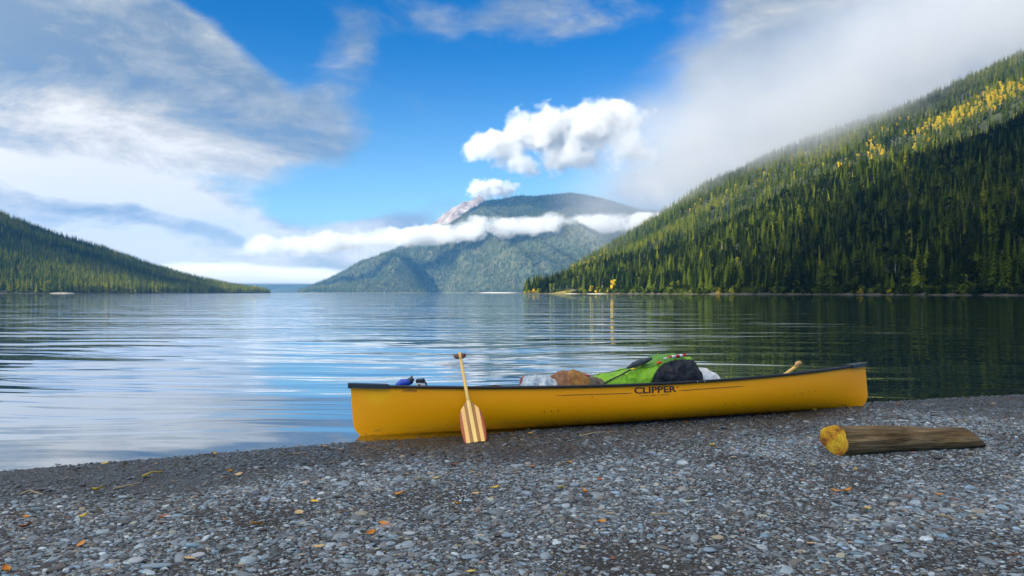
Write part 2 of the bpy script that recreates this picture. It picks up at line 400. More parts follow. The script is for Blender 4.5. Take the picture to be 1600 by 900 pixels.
def conifer_mesh(seed, hgt=21., wid=2.7, layers=22, per=9):
    r = random.Random(seed); v = []; f = []
    for L in range(layers):
        k = L/(layers-1); zb = hgt*(.08+.90*k)
        rad = wid*(1-k)**.85*(.82+.36*r.random())+.12
        nb = max(4, int(per*(1-.45*k))); a0 = r.random()*6.28
        for b in range(nb):
            if r.random() < .10: continue
            a = a0+6.283*b/nb+r.uniform(-.3, .3); L_ = rad*r.uniform(.6, 1.18); wd = L_*r.uniform(.28, .42)+.1
            dr = L_*r.uniform(.35, .65); ca, sa = math.cos(a), math.sin(a)
            def pt(d, s, zz): return (ca*d-sa*s, sa*d+ca*s, zb+zz)
            i = len(v)
            v += [pt(0, 0, hgt*.025), pt(L_*.55, wd, -dr*.45), pt(L_, 0, -dr), pt(L_*.55, -wd, -dr*.5), pt(L_*.5, 0, -dr*.05), pt(L_*.35, 0, -dr*.9)]
            f += [(i, i+4, i+1), (i+1, i+4, i+2), (i, i+3, i+4), (i+3, i+2, i+4), (i, i+1, i+5), (i, i+5, i+3), (i+1, i+2, i+5), (i+2, i+3, i+5)]
    i = len(v); v += [(0, 0, hgt*1.03), (.18, 0, hgt*.9), (-.09, .15, hgt*.9), (-.09, -.15, hgt*.9)]; f += [(i, i+1, i+2), (i, i+2, i+3), (i, i+3, i+1)]
    return v, f
def trunk_mesh(hgt, r0=.28, n=6, lean=0.):
    return tube([(0, 0, -1.0), (lean*.3, 0, hgt*.35), (lean, 0, hgt*.85)], [r0*1.2, r0*.8, r0*.15], n)
def decid_mesh(seed, hgt=11., wid=3.0, n=420, base=.22):
    r = random.Random(seed); v = []; f = []
    cl = [(Vector((r.gauss(0, .45)*wid*.8, r.gauss(0, .45)*wid*.8, hgt*(base+(1-base)*(.12+.8*r.random()))))) for _ in range(13)]
    for _ in range(n):
        c = r.choice(cl); k = (c.z/hgt-base)/(1-base)
        rr = wid*.42*(1.15-.6*k)
        d = Vector((r.gauss(0, 1), r.gauss(0, 1), r.gauss(0, 1))).normalized()*rr*r.random()**.4
        q = c+Vector((d.x, d.y, d.z*1.1)); s = r.uniform(.22, .5)
        a = Vector((r.gauss(0, 1), r.gauss(0, 1), r.gauss(0, 1))).normalized(); b = a.cross(Vector((r.gauss(0, 1), r.gauss(0, 1), r.gauss(0, 1)))).normalized()
        i = len(v); v += [q+a*s, q+b*s*.8, q-a*s, q-b*s*.8]; f += [(i, i+1, i+2, i+3)]
    return v, f
def joined(parts):
    V_, F_, mi = [], [], []
    for k, (v, f) in enumerate(parts):
        o = len(V_); V_ += list(v); F_ += [tuple(a+o for a in q) for q in f]; mi += [k]*len(f)
    me = pyd('m', V_, F_); me.polygons.foreach_set('material_index', mi); return me
def kinds_collection(name, meshes):
    c = bpy.data.collections.new(name)
    for i, (me, mats) in enumerate(meshes):
        me.name = name; o = bpy.data.objects.new(name, me)
        for m in mats: me.materials.append(m)
        c.objects.link(o)
    return c
def scatter(name, P, rot, scl, tint, idx, coll):
    """one object: copies of the kinds in coll on the given points"""
    me = bpy.data.meshes.new(name); n = len(P); me.vertices.add(n)
    me.vertices.foreach_set('co', np.asarray(P, np.float32).ravel())
    for nm, typ, arr in (('rot', 'FLOAT_VECTOR', rot), ('scl', 'FLOAT_VECTOR', scl)):
        a = me.attributes.new(nm, typ, 'POINT'); a.data.foreach_set('vector', np.asarray(arr, np.float32).ravel())
    if np.ndim(tint) == 2:
        a = me.attributes.new('tint', 'FLOAT_COLOR', 'POINT'); a.data.foreach_set('color', np.asarray(tint, np.float32).ravel())
    else:
        a = me.attributes.new('tint', 'FLOAT', 'POINT'); a.data.foreach_set('value', np.asarray(tint, np.float32))
    a = me.attributes.new('idx', 'INT', 'POINT'); a.data.foreach_set('value', np.asarray(idx, np.int32))
    me.update()
    o = bpy.data.objects.new(name, me); col.objects.link(o)
    ng = bpy.data.node_groups.new(name, 'GeometryNodeTree')
    ng.interface.new_socket('Geometry', in_out='INPUT', socket_type='NodeSocketGeometry')
    ng.interface.new_socket('Geometry', in_out='OUTPUT', socket_type='NodeSocketGeometry')
    N = ng.nodes.new; L = ng.links.new
    gi = N('NodeGroupInput'); go = N('NodeGroupOutput'); ip = N('GeometryNodeInstanceOnPoints'); ci = N('GeometryNodeCollectionInfo')
    ci.inputs['Collection'].default_value = coll; ci.inputs['Separate Children'].default_value = True; ci.inputs['Reset Children'].default_value = True
    L(gi.outputs[0], ip.inputs['Points']); L(ci.outputs[0], ip.inputs['Instance']); ip.inputs['Pick Instance'].default_value = True
    for nm, typ, sock in (('rot', 'FLOAT_VECTOR', 'Rotation'), ('scl', 'FLOAT_VECTOR', 'Scale'), ('idx', 'INT', 'Instance Index')):
        na = N('GeometryNodeInputNamedAttribute'); na.data_type = typ; na.inputs[0].default_value = nm
        L(na.outputs[0], ip.inputs[sock])
    L(ip.outputs[0], go.inputs[0])
    md = o.modifiers.new('scatter', 'NODES'); md.node_group = ng
    return o

conv = [conifer_mesh(s, 21, wd) for s, wd in ((1, 3.2), (2, 3.9), (3, 2.7), (4, 3.6), (5, 4.2))]
C_near = kinds_collection('conifer_kind', [(joined([cv, trunk_mesh(21)]), [M_conI, M_bark]) for cv in conv]+[(joined([decid_mesh(41, 17, 4.2, 520, .18), trunk_mesh(16, .2)]), [M_conI, M_bark]), (joined([decid_mesh(42, 14, 3.6, 480, .15), trunk_mesh(13, .2)]), [M_conI, M_birch])]+[(joined([conifer_mesh(43, 24, 1.9, 26, 7), trunk_mesh(24)]), [M_conI, M_bark])])
C_far = kinds_collection('far_conifer_kind', [(joined([conifer_mesh(s, 20, 3.0, 8, 6)]), [M_farI]) for s in (11, 12, 13)])
C_mid = kinds_collection('mid_conifer_kind', [(joined([conifer_mesh(s, 20, 3.0, 12, 7)]), [M_conI]) for s in (21, 22, 23)])
decv = [decid_mesh(s) for s in (31, 32, 33)]
def rand_rs(n, lo, hi, z_tilt=.04):
    rot = np.stack([rng.normal(0, z_tilt, n), rng.normal(0, z_tilt, n), rng.random(n)*6.28], 1)
    s = rng.uniform(lo, hi, n)
    return rot, s
def patchy(P, sc_, seed):
    return npnoise(P*np.array([1, 1, 0]), sc_, 3, seed)

# near slope of the right hill
P = sample(G_R, 18500, .075, .60, 0., .90); P = P[P[:, 2] > 1.6]
clear = (topx(P) < 905) & (topx(P) > 858) & (topy(P) > 452)
P = P[~clear & (topx(P) > 822)]
depth_in = P[:, 1]-np.interp(topx(P), list(SIL), [SIL[k][0] for k in SIL])
front = (depth_in < 40) & (topx(P) < 1640)
PF = P[front]; PN = P[~front]
order = np.argsort(PF[:, 1]/(1.+0*PF[:, 0]))
PF = PF[rng.permutation(len(PF))]
ind = PF[:290]; PN = np.concatenate([PN, PF[290:]])
rot, s = rand_rs(len(PN), .36, .98); sw = rng.uniform(.8, 1.5, len(PN))
tint = np.clip(.38+.32*patchy(PN, .012, 4.)+rng.normal(0, .23, len(PN)), 0, 1)
o = scatter('conifer_forest', PN, rot, np.stack([s*sw, s*sw, s], 1), tint, rng.choice(8, len(PN), p=[.14, .13, .12, .13, .12, .13, .11, .12]), C_near)
tag(o, 'dense dark green conifer forest covering the near slope of the right hillside', 'forest', kind='stuff')
U_ = []
for _ in range(1500):
    px = rnd.uniform(830, 1700); b_ = rnd.uniform(1, 45)*rnd.random()**.5; U_.append((px, b_))
GQ = G_R[:, :40].reshape(-1, 3); GX = topx(GQ)
UP = []
for px, b_ in U_:
    Y = float(np.interp(px, list(SIL), [SIL[k][0] for k in SIL]))+b_; q = GQ[np.argmin(np.abs(GX-px)*2+np.abs(GQ[:, 1]-Y))]
    if not (858 < px < 905 and b_ > 6): UP.append(((px-800)/F*Y, Y, q[2]-.3))
UP = np.array(UP); n = len(UP); C_und = kinds_collection('undergrowth_kind', [(joined([decid_mesh(s, 5., 3.0, 200, .02)]), [M_conI]) for s in (71, 72, 73)])
rot, s = rand_rs(n, .4, 1.3)
o = scatter('undergrowth', UP, rot, np.stack([s, s, s*.8], 1), np.clip(rng.normal(.45, .28, n), 0, 1), rng.integers(0, 3, n), C_und)
tag(o, 'tangled green undergrowth along the foot of the right hillside', 'undergrowth', kind='stuff')
# far slope of the right hill
P = sample(G_R, 26000, .56, .95, 0., .90); P = P[P[:, 2] > 3]
rot, s = rand_rs(len(P), .6, 1.05)
pt = patchy(P, .006, 14.)
tint = np.clip(.66+.40*pt+rng.normal(0, .2, len(P)), 0, 1)
o = scatter('upper_forest', P, rot, np.stack([s*1.2, s*1.2, s], 1), tint, rng.integers(0, 3, len(P)), C_mid)
tag(o, 'lighter green forest on the high far slope of the right hillside under the cloud', 'forest', kind='stuff')
# left hill
P = sample(G_L, 36000, .13, .80, .10, 1.); P = P[P[:, 2] > 1.2]
rot, s = rand_rs(len(P), .7, 1.15)
tint = np.clip(.58+.4*patchy(P, .005, 24.)+.30*np.exp(-P[:, 2]/22)+rng.normal(0, .2, len(P)), 0, 1)  # lit shoreline put into the tint: trees lighter towards the water
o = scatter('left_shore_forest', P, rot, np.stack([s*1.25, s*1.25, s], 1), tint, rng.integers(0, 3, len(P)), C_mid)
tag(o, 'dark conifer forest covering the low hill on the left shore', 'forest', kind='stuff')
# far mountain
P = sample(G_M, 60000, .17, .84); P = P[P[:, 2] > 3]
rot, s = rand_rs(len(P), .8, 1.3)
tint = np.clip(.45+.35*patchy(P, .002, 34.)+rng.normal(0, .25, len(P)), 0, 1)
o = scatter('mountain_forest', P, rot, np.stack([s*2.0, s*2.0, s*1.15], 1), tint, rng.integers(0, 3, len(P)), C_far)
tag(o, 'hazy blue green forest covering the far mountain across the lake', 'forest', kind='stuff')

# individual conifers of the forest edge
def proto(name, v_f, trunk, mat, bark):
    root = bpy.data.objects.new(name, None); root.empty_display_size = .5
    cm = pyd('crown', *v_f); cm.materials.append(mat); tm = pyd('trunk', *trunk); tm.materials.append(bark)
    return name, cm, tm
def plant(pr, loc, s, rz, label, cat, group=None, sx=1.):
    name, cm, tm = pr
    o = bpy.data.objects.new(name, None); col.objects.link(o); o.location = loc; o.rotation_euler = (0, 0, rz); o.scale = (s*sx, s*sx, s)
    for n_, me in (('crown', cm), ('trunk', tm)):
        c = bpy.data.objects.new(n_, me); col.objects.link(c); c.parent = o
    tag(o, label, cat, group); return o
cprot = [proto('conifer', cv, trunk_mesh(21), M_con, M_bark) for cv in conv]
spire = [proto('spire_fir', conifer_mesh(s, 21, 1.75, 26, 8), trunk_mesh(21), leaf_mat('spire_needles', [(0, (.010, .022, .010)), (1, (.022, .042, .014))]), M_bark) for s in (51, 52)]
yprot = [proto('yellow_birch', dv, trunk_mesh(11, .16), M_yel, M_birch) for dv in decv]
gprot = [proto('green_birch', dv, trunk_mesh(11, .16), M_grn, M_birch) for dv in decv]
bush = [decid_mesh(s, 5., 3.2, 260, .02) for s in (61, 62)]
ybush = [proto('yellow_bush', b, trunk_mesh(3.5, .10), M_yel, M_bark) for b in bush]
gbush = [proto('green_bush', b, trunk_mesh(3.5, .10), M_grn, M_bark) for b in bush]
for q in ind:
    plant(rnd.choice(cprot), tuple(q), rnd.uniform(.55, 1.08), rnd.random()*6.28,
          'tall dark green conifer standing in the unbroken forest edge along the right shore', 'conifer', 'conifers along the right shore')
shx = np.array(list(SIL), float); shy = np.array([SIL[k][0] for k in SIL], float)
def on_shore(px, back=10.):
    Y = float(np.interp(px, shx, shy))+back; X = (px-800)/F*Y
    d = np.abs(topx(G_R.reshape(-1, 3))-px)*2+np.abs(G_R.reshape(-1, 3)[:, 1]-Y)
    return Vector((X, Y, float(G_R.reshape(-1, 3)[np.argmin(d), 2])))
SPI = [(868, 1.10, 22, 'leftmost tall dark spire fir of the tight cluster on the wooded point'), (872.5, 1.0, 16, 'slim dark spire fir inside the cluster on the wooded point'),
       (877, 1.18, 24, 'tallest dark spire fir in the cluster on the wooded point'), (881, 1.02, 30, 'dark spire fir at the right end of the cluster on the wooded point'),
       (853, .85, 10, 'dark pointed fir standing alone left of the spire cluster on the point'), (847, .62, 12, 'small dark fir behind the orange bushes near the tip of the point'),
       (890, 1.05, 40, 'dark spire fir standing in front of the strip of yellow trees'), (897, .92, 34, 'dark fir right of the spire firs beside the grassy bank')]
for px, s, back, lab in SPI: plant(rnd.choice(spire), on_shore(px, back), s*.98, rnd.random()*6, lab, 'fir', 'spire firs on the wooded point')
SH = [(820, .55, 5, ybush, 'pale yellow bush at the very tip of the wooded point'), (827, .7, 6, ybush, 'yellow bush second from the tip of the wooded point'),
      (834, .95, 6, ybush, 'rounded golden bush left of the dark fir on the point'), (841, 1.0, 7, ybush, 'orange gold bush directly beside the lone dark fir'),
      (860, .95, 9, gprot, 'yellow green birch between the lone fir and the spire cluster'), (865, 1.05, 12, gprot, 'leafy yellow green birch at the foot of the spire cluster'),
      (923, .85, 3, yprot, 'slim bright orange birch standing against the dark conifers at the shore'), (914, .8, 3, gbush, 'green bush left of the slim orange birch'),
      (932, .8, 3, ybush, 'yellow green bush right of the slim orange birch'), (950, .85, 2, ybush, 'low orange yellow bush at the waterline left of the tall yellow birch'),
      (957, 1.35, 5, yprot, 'tall bright yellow birch in front of the dark conifers near the point'), (938, .7, 3, gbush, 'low green bush between orange and yellow birches'),
      (1010, .8, 2, gbush, 'green bush at the waterline below the middle of the lit forest'), (1062, .8, 2, gbush, 'yellow green bush overhanging the shore in the middle of the right bank'),
      (1090, .7, 2, gbush, 'small green bush at the water right of the middle of the right bank'), (1125, .8, 2, ybush, 'dull gold bush at the waterline where the forest falls into shade'),
      (1240, .6, 2, gbush, 'small shaded green bush at the waterline below the dark slope'), (1345, .6, 2, ybush, 'small dull yellow bush low on the shaded shore'),
      (1390, .55, 2, ybush, 'tiny ochre bush at the water in the deep shade'), (1510, .85, 14, gprot, 'round yellow green birch glowing in the shaded forest near the right edge')]
for px, s, back, pr, lab in SH: plant(rnd.choice(pr), on_shore(px, back), s*1.0, rnd.random()*6, lab, 'bush' if 'bush' in pr[0][0] else 'birch')
def nearest_px(G, px, py, ymin=0, ymax=1e9):
    Q = G.reshape(-1, 3); ok = (Q[:, 1] > ymin) & (Q[:, 1] < ymax) & (Q[:, 2] > 2)
    Q = Q[ok]; d = (topx(Q)-px)**2+(topy(Q)-py)**2
    return Vector(Q[np.argmin(d)])
# strip of yellow trees behind the point
for k, (px, py) in enumerate([(899, 414), (905, 411), (911, 407), (920, 403), (930, 402), (941, 397), (948, 394), (894, 420)]):
    q = nearest_px(G_R, px, py+8, 900, 1500); plant(rnd.choice(yprot), q+Vector((rnd.uniform(-4, 4), 0, 0)), rnd.uniform(.9, 1.25), rnd.random()*6,
        'bright yellow birch in the thin strip climbing the slope behind the point', 'birch', 'yellow birches in the strip behind the point')
# golden band high on the right
gold = []
for (x0, y0, x1, y1, n, sp) in [(1430, 212, 1530, 165, 70, 8), (1530, 168, 1600, 128, 66, 8), (1345, 248, 1378, 232, 16, 9), (1305, 262, 1345, 268, 6, 12)]:
    for _ in range(n):
        k = rnd.random(); gold.append((x0+(x1-x0)*k+rnd.gauss(0, sp*.6), y0+(y1-y0)*k+rnd.gauss(0, sp)))
for px, py in gold:
    q = nearest_px(G_R, px, py+4, 600, 1900)
    plant(rnd.choice(yprot), q+Vector((rnd.uniform(-7, 7), rnd.uniform(-7, 7), .5)), rnd.uniform(.9, 1.4), rnd.random()*6,
          'golden yellow birch in the bright band crossing the upper right hillside', 'birch', 'golden birches in the band on the upper hillside')
for _ in range(75):
    k = rnd.random(); px = 1000+450*k; py = 335-175*k+rnd.uniform(-2, 45)*(.5+.5*k)
    q = nearest_px(G_R, px, py+4, 1150, 1900)
    plant(rnd.choice(yprot), q+Vector((rnd.uniform(-9, 9), rnd.uniform(-9, 9), .5)), rnd.uniform(.6, 1.0), rnd.random()*6,
          'small yellow birch dotted among the conifers of the high far slope', 'birch', 'yellow birches dotted over the far slope')
for px, s, pr, lab in [(38, 1.1, yprot, 'orange yellow birch leftmost on the left shore'), (76, 1.6, yprot, 'brightest yellow birch on the left shore beside the pale beach strip'), (70, 1.5, gprot, 'yellow green birch behind the brightest birch of the left shore'),
                   (166, 1.2, yprot, 'small yellow birch on the left shore right of the pale beach strip'), (398, 2.2, yprot, 'yellow birch near the far tip of the left shore'), (408, 2.0, yprot, 'golden birch at the very tip of the left shore'), (135, 1.4, gprot, 'green birch right of the pale beach strip')]:
    q = nearest_px(G_L, px, 457 if px < 300 else 456, 900, 3100); plant(rnd.choice(pr), q, s, rnd.random()*6, lab, 'birch')
# pale strips of beach
M_strip = simple('pale_shingle', (.50, .45, .37), .9, .2, .3)
def strip(name, G, pxa, pxb, hgt=.8, Y=None):
    pts = []
    for k in range(9):
        px = pxa+(pxb-pxa)*k/8; Yv = float(Y(px)); pts.append((px, Yv))
    v = []; f = []
    for px, Yv in pts:
        ww = (1-((px-(pxa+pxb)/2)/((pxb-pxa)/2))**2)**.5 if abs(px-(pxa+pxb)/2) < (pxb-pxa)/2 else 0
        for dy, zz in ((-14*ww-1, -.3), (-8*ww, hgt*.5*ww), (6, hgt*ww+.4), (16, -.5)): v.append(((px-800)/F*(Yv+dy), Yv+dy, zz))
    for i in range(8):
        for j in range(3): f.append((i*4+j, i*4+j+4, i*4+j+5, i*4+j+1))
    o = mesh_obj(name, pyd(name, v, f), M_strip); tag(o, kind='structure'); return o
strip('shingle_spit', G_L, 76, 118, 1.6, lambda px: np.interp(px, [0, 100, 200], [1150, 1270, 1480]))
for a, b in ((855, 905), (915, 950)): strip('shingle_strip', G_R, a, b, .5, lambda px: np.interp(px, shx, shy))
strip('far_shingle', G_M, 745, 808, 5, lambda px: 4640)
# grassy bank on the point
bk = at(885, 452, 905); v = []; f = []
for i in range(13):
    for j in range(5):
        a = i/12*2-1; b = j/4
        v.append((bk.x+a*24, 893+b*30, -.5+8.5*math.sin(math.pi*min(1, b*.75+.02))*(1-a*a)**.6*(.55+.45*a)))
for i in range(12):
    for j in range(4): f.append((i*5+j, i*5+j+5, i*5+j+6, i*5+j+1))
tag(mesh_obj('grassy_bank', pyd('grassy_bank', v, f), simple('dry_grass', (.17, .14, .03), .95, .5, .4)), kind='structure')

# ------------------------------------------------------------------ pebbles
def pebble(seed):
    r = random.Random(seed); bm = bmesh.new(); bmesh.ops.create_icosphere(bm, subdivisions=2, radius=.5)
    a, b = r.uniform(.6, .95), r.uniform(.22, .42)
    for v in bm.verts:
        k = 1+.22*noise.noise(v.co*2.2+Vector((seed*3.1, 0, 0)))
        q = v.co*k; e = .75
        v.co = Vector((math.copysign(abs(q.x*2)**e, q.x)*.5, math.copysign(abs(q.y*2)**e, q.y)*.5*a, math.copysign(abs(q.z*2)**.7, q.z)*.5*b))
    me = from_bm(bm, 'pebble_kind'); me.shade_smooth(); return me
m, t, p = material('pebble_stone')
a = t.new('ShaderNodeAttribute', attribute_type='INSTANCER', attribute_name='tint')
wet = wetness(t, t.pos()); ob = t.obj()
n = t.noise(ob, 2.5, 5); c = t.mix(1., a.outputs['Color'], t.ramp(n, [(.3, (.7, .7, .7)), (.7, (1.25, 1.25, 1.25))]), 'MULTIPLY')
c = t.mix(wet, c, t.mix(1., c, (.34, .35, .37), 'MULTIPLY'))
t.put(p.inputs['Base Color'], c); t.put(p.inputs['Roughness'], t.m('SUBTRACT', .62, t.m('MULTIPLY', wet, .42)))
p.inputs['Specular IOR Level'].default_value = .55
t.put(p.inputs['Normal'], t.bump(t.noise(ob, 9, 4), .35, .02)); M_peb = m
C_peb = kinds_collection('pebble_kind', [(pebble(s), [M_peb]) for s in range(1, 9)])
N_P = 560000
Yp = 2.3+(11.0-2.3)*rng.random(N_P)**.80; Xp = (rng.random(N_P)*2-1)*(Yp*.70+1.0)
ok = Yp < shore(Xp)+np.where(rng.random(N_P) < .8, .9, .2)
Xp, Yp = Xp[ok], Yp[ok]; n = len(Xp)
pat = npnoise(np.stack([Xp, Yp, Xp*0], 1), .9, 4, 5.)
size = np.clip(rng.lognormal(math.log(.0098), .50, n)*(1+.35*np.clip(pat, -.8, .8)), .006, .062)
size *= np.clip(1.25-.02*Yp, .8, 1.3)
edge = np.clip((shore(Xp)-Yp)/.7, 0, 1); size *= .85+.15*edge
keep = rng.random(n) < np.clip(.80+.9*pat, .30, 1)
Xp, Yp, size, pat = Xp[keep], Yp[keep], size[keep], pat[keep]; n = len(Xp)
Zp = beach_z(Xp, Yp)+bump_z(Xp, Yp)+size*.10*rng.random(n)
PAL = np.array([(.12, .125, .125), (.18, .19, .195), (.24, .255, .26), (.30, .315, .315), (.40, .40, .38), (.13, .105, .085), (.24, .19, .145), (.07, .062, .058), (.17, .23, .25), (.34, .28, .19), (.22, .13, .10), (.24, .30, .36), (.48, .48, .45)])
PR = np.array([15, 17, 15, 10, 5, 10, 5, 15, 7, 2.5, 1.2, 4, 1.5]); PR = PR/PR.sum()
tc = np.clip(np.array([[.86, .99, 1.12]])*PAL[rng.choice(len(PAL), n, p=PR)]*rng.uniform(.45, 1.6, (n, 1)), 0, .8); tc = np.concatenate([tc, np.ones((n, 1))], 1)
rot = np.stack([rng.normal(0, .16, n), rng.normal(0, .16, n), rng.random(n)*6.28], 1)
scl = size[:, None]*np.stack([rng.uniform(.9, 1.5, n), rng.uniform(.8, 1.2, n), rng.uniform(.7, 1.2, n)], 1)
o = scatter('pebbles', np.stack([Xp, Yp, Zp], 1), rot, scl, tc, rng.integers(0, 8, n), C_peb)
tag(o, 'flat blue grey slate pebbles covering the lake beach', 'pebbles', kind='stuff')

# small drift litter: bits of twig, needles and leaf crumbs, thickest along the old water lines
def litter(seed):
    r = random.Random(seed)
    if seed % 2: return pyd('m', *tube([(-.5, 0, 0), (-.1, r.uniform(-.1, .1), .03), (.5, r.uniform(-.15, .15), .01)], [.035, .03, .015], 5))
    return pyd('m', [(-.3, 0, .03), (0, .22, .06), (.35, .05, .02), (.05, -.2, .07), (0, 0, -.02)], [(0, 3, 2, 1), (0, 1, 4), (1, 2, 4), (2, 3, 4), (3, 0, 4)])
m, t, p = material('drift_litter')
t.put(p.inputs['Base Color'], t.new('ShaderNodeAttribute', attribute_type='INSTANCER', attribute_name='tint').outputs['Color']); p.inputs['Roughness'].default_value = .7
C_lit = kinds_collection('litter_kind', [(litter(s), [m]) for s in (1, 2, 3, 4)])
n = 5200; Xl = rng.uniform(-7, 10, n); dl = np.where(rng.random(n) < .55, np.abs(rng.choice([.35, .95, 1.7], n)+rng.normal(0, .10, n)+.12*np.sin(Xl*2.3)), rng.uniform(.1, 7, n)); Yl = shore(Xl)-dl
ok = (Yl > 2.4) & (np.abs(Xl) < Yl*.70+1); Xl, Yl = Xl[ok], Yl[ok]; n = len(Xl)
LC = np.array([(.16, .10, .05, 1), (.07, .045, .025, 1), (.30, .22, .12, 1), (.36, .22, .04, 1), (.22, .07, .02, 1), (.03, .025, .02, 1)])[rng.choice(6, n, p=[.28, .26, .18, .08, .06, .14])]
sl = rng.lognormal(math.log(.026), .5, n)
o = scatter('drift_litter', np.stack([Xl, Yl, beach_z(Xl, Yl)+bump_z(Xl, Yl)+.007], 1), np.stack([rng.normal(0, .15, n), rng.normal(0, .15, n), rng.normal(.3, .9, n)], 1), np.stack([sl, sl, sl], 1), LC, rng.integers(0, 4, n), C_lit)
tag(o, 'brown twig bits and leaf crumbs washed up over the gravel', 'litter', kind='stuff')

# ------------------------------------------------------------------ canoe
CA = Vector((-1.365, 6.71, 0)); CB = Vector((3.915, 8.46, 0.0))
axis = (CB-CA).normalized(); CZ = math.atan2(axis.y, axis.x); mid = (CA+CB)/2
L2 = 2.825
def xe(z): # half length at a height
    k = max(0., 1-z/.14); return L2-.010-.020*max(0, 1-z/.46)-.085*k**2.2
def sheer(x):
    k = min(1, abs(x)/L2)
    return .346+.118*k**2
BM = .40
def halfb(x, z):
    t_ = min(1, abs(x)/xe(z)); w_ = (1-t_**2.3)**.95*BM
    h = sheer(x); n_ = 3.9-2.1*t_; q = min(1, max(0, (h-z)/h))
    return max(0., w_*(1-q**n_)**(1/n_))*(1-.03*max(0, z/h-.7))
canoe = empty('canoe', (mid.x, mid.y, -.012), CZ)
ROLL = R(-9.0)
canoe.rotation_euler = (ROLL, R(-.25), CZ); canoe.rotation_mode = 'XYZ'
tag(canoe, 'long yellow canoe with black gunwales loaded with gear at the waterline', 'canoe')
bpy.context.view_layer.update()
CM = Matrix.LocRotScale(canoe.location, canoe.rotation_euler, None)
NS, NV = 96, 22
sp_ = [math.sin(math.pi/2*(-1+2*i/NS)) for i in range(NS+1)]
def hull(inset=0., zmin=0.):
    v = []; f = []
    for s in sp_:
        for side in (-1, 1):
            for k in range(NV+1):
                q = k/NV; x0 = s*L2; h = sheer(x0); z = h*(1-math.cos(q*math.pi/2))*.999 if inset == 0 else h*(1-math.cos(q*math.pi/2))*.999
                x = s*(xe(z)-inset*.6); y_ = max(0, halfb(x if inset == 0 else s*xe(z), z)-inset)*side
                v.append((x, y_, z+inset*(1-q)))
    W = 2*(NV+1)
    for i in range(NS):
        for sd in (0, 1):
            for k in range(NV):
                a = i*W+sd*(NV+1)+k; b = a+W
                f.append((a, b, b+1, a+1) if sd == 0 else (a, a+1, b+1, b))
    return v, f
m, t, p = material('yellow_gelcoat'); ob = t.obj()
n = t.noise(ob, 1.5, 4); sc_n = t.noise(t.mapping(ob, rot=(0, 0, 0), scale=(3, 3, 30)), 6., 4)
c = t.mix(n, (.97, .335, .0), (1., .43, .0))
ox, oy, oz = t.sep(ob)
scuff = t.m('MULTIPLY', t.ss(sc_n, .60, .75), t.ss(oz, .16, .03)); c = t.mix(t.m('MULTIPLY', scuff, .35), c, (.30, .19, .05))
mud = t.m('MULTIPLY', t.ss(t.noise(t.mapping(ob, scale=(4, 4, 18)), 3., 6, .65), .50, .68), t.ss(oz, .10, .01)); c = t.mix(t.m('MULTIPLY', mud, .7), c, (.10, .07, .04))
# brighter worn patch by the bow
d_ = t.vm('LENGTH', t.vm('MULTIPLY', t.vm('SUBTRACT', ob, (-2.58, 0, .36)), (5., 0, 10.)))
c = t.mix(t.m('MULTIPLY', t.ss(d_, 1.1, .3), t.ss(t.noise(ob, 14, 4), .35, .7, .2, .9)), c, (1., .50, .004))
gr = t.noise(t.mapping(ob, scale=(30, 1, 60)), 8., 2)
c = t.mix(1., c, t.ramp(gr, [(.3, (.94, .94, .94)), (.7, (1.06, 1.06, 1.06))]), 'MULTIPLY')
t.put(p.inputs['Base Color'], c); p.inputs['Roughness'].default_value = .42; p.inputs['Specular IOR Level'].default_value = .22; p.inputs['Coat Weight'].default_value = .03
p.inputs['Coat Roughness'].default_value = .15; M_yel_c = m
t.put(p.inputs['Normal'], t.bump(t.noise(ob, 2.2, 2), .25, .02))
M_in = simple('canoe_inside', (.30, .27, .20), .7, .2, 8.)
M_blk = simple('black_vinyl', (.012, .014, .018), .38, .3, 30.)
M_screw = simple('steel_screw', (.65, .65, .66), .3, .1, 30., metallic=.8)
v, f = hull(); mesh_obj('hull', pyd('hull', v, f), M_yel_c, canoe)
v, f = hull(.009); lin = mesh_obj('hull_lining', pyd('hull_lining', v, [q[::-1] for q in f]), M_in, canoe)
for side in (-1, 1):
    pts = []
    for i in range(81):
        x = -L2+2*L2*i/80; x = max(-L2+.004, min(L2-.004, x)); h = sheer(x)
        pts.append(Vector((x, side*(halfb(x, h*.999)+.004), h-.004)))
    v = []; f = []
    prof = [(-.016, -.010), (.013, -.012), (.017, -.006), (.017, .010), (.012, .015), (-.013, .015), (-.018, .009)]
    for q in pts:
        for a, b in prof: v.append((q.x, q.y+side*a, q.z+b))
    n_ = len(prof)
    for i in range(80):
        for k in range(n_):
            a = i*n_+k; b = i*n_+(k+1) % n_; f.append((a, b, b+n_, a+n_))
    f.append(tuple(range(n_))); f.append(tuple(80*n_+k for k in range(n_)))
    g_ = mesh_obj('gunwale', pyd('gunwale', v, f), M_blk, canoe)
    if side == -1:
        for i, x in enumerate([-2.5+.31*k for k in range(17)]+[.42, .50]):
            bm = bmesh.new(); bmesh.ops.create_uvsphere(bm, u_segments=8, v_segments=5, radius=.0042 if i < 17 else .006)
            for q in bm.verts: q.co = Vector((q.co.x, q.co.y*.5, q.co.z))+Vector((x, -(halfb(x, sheer(x)*.999)+.0215), sheer(x)-.004))
            mesh_obj('rivet', from_bm(bm, 'rivet'), M_blk if i < 17 else M_screw, g_)
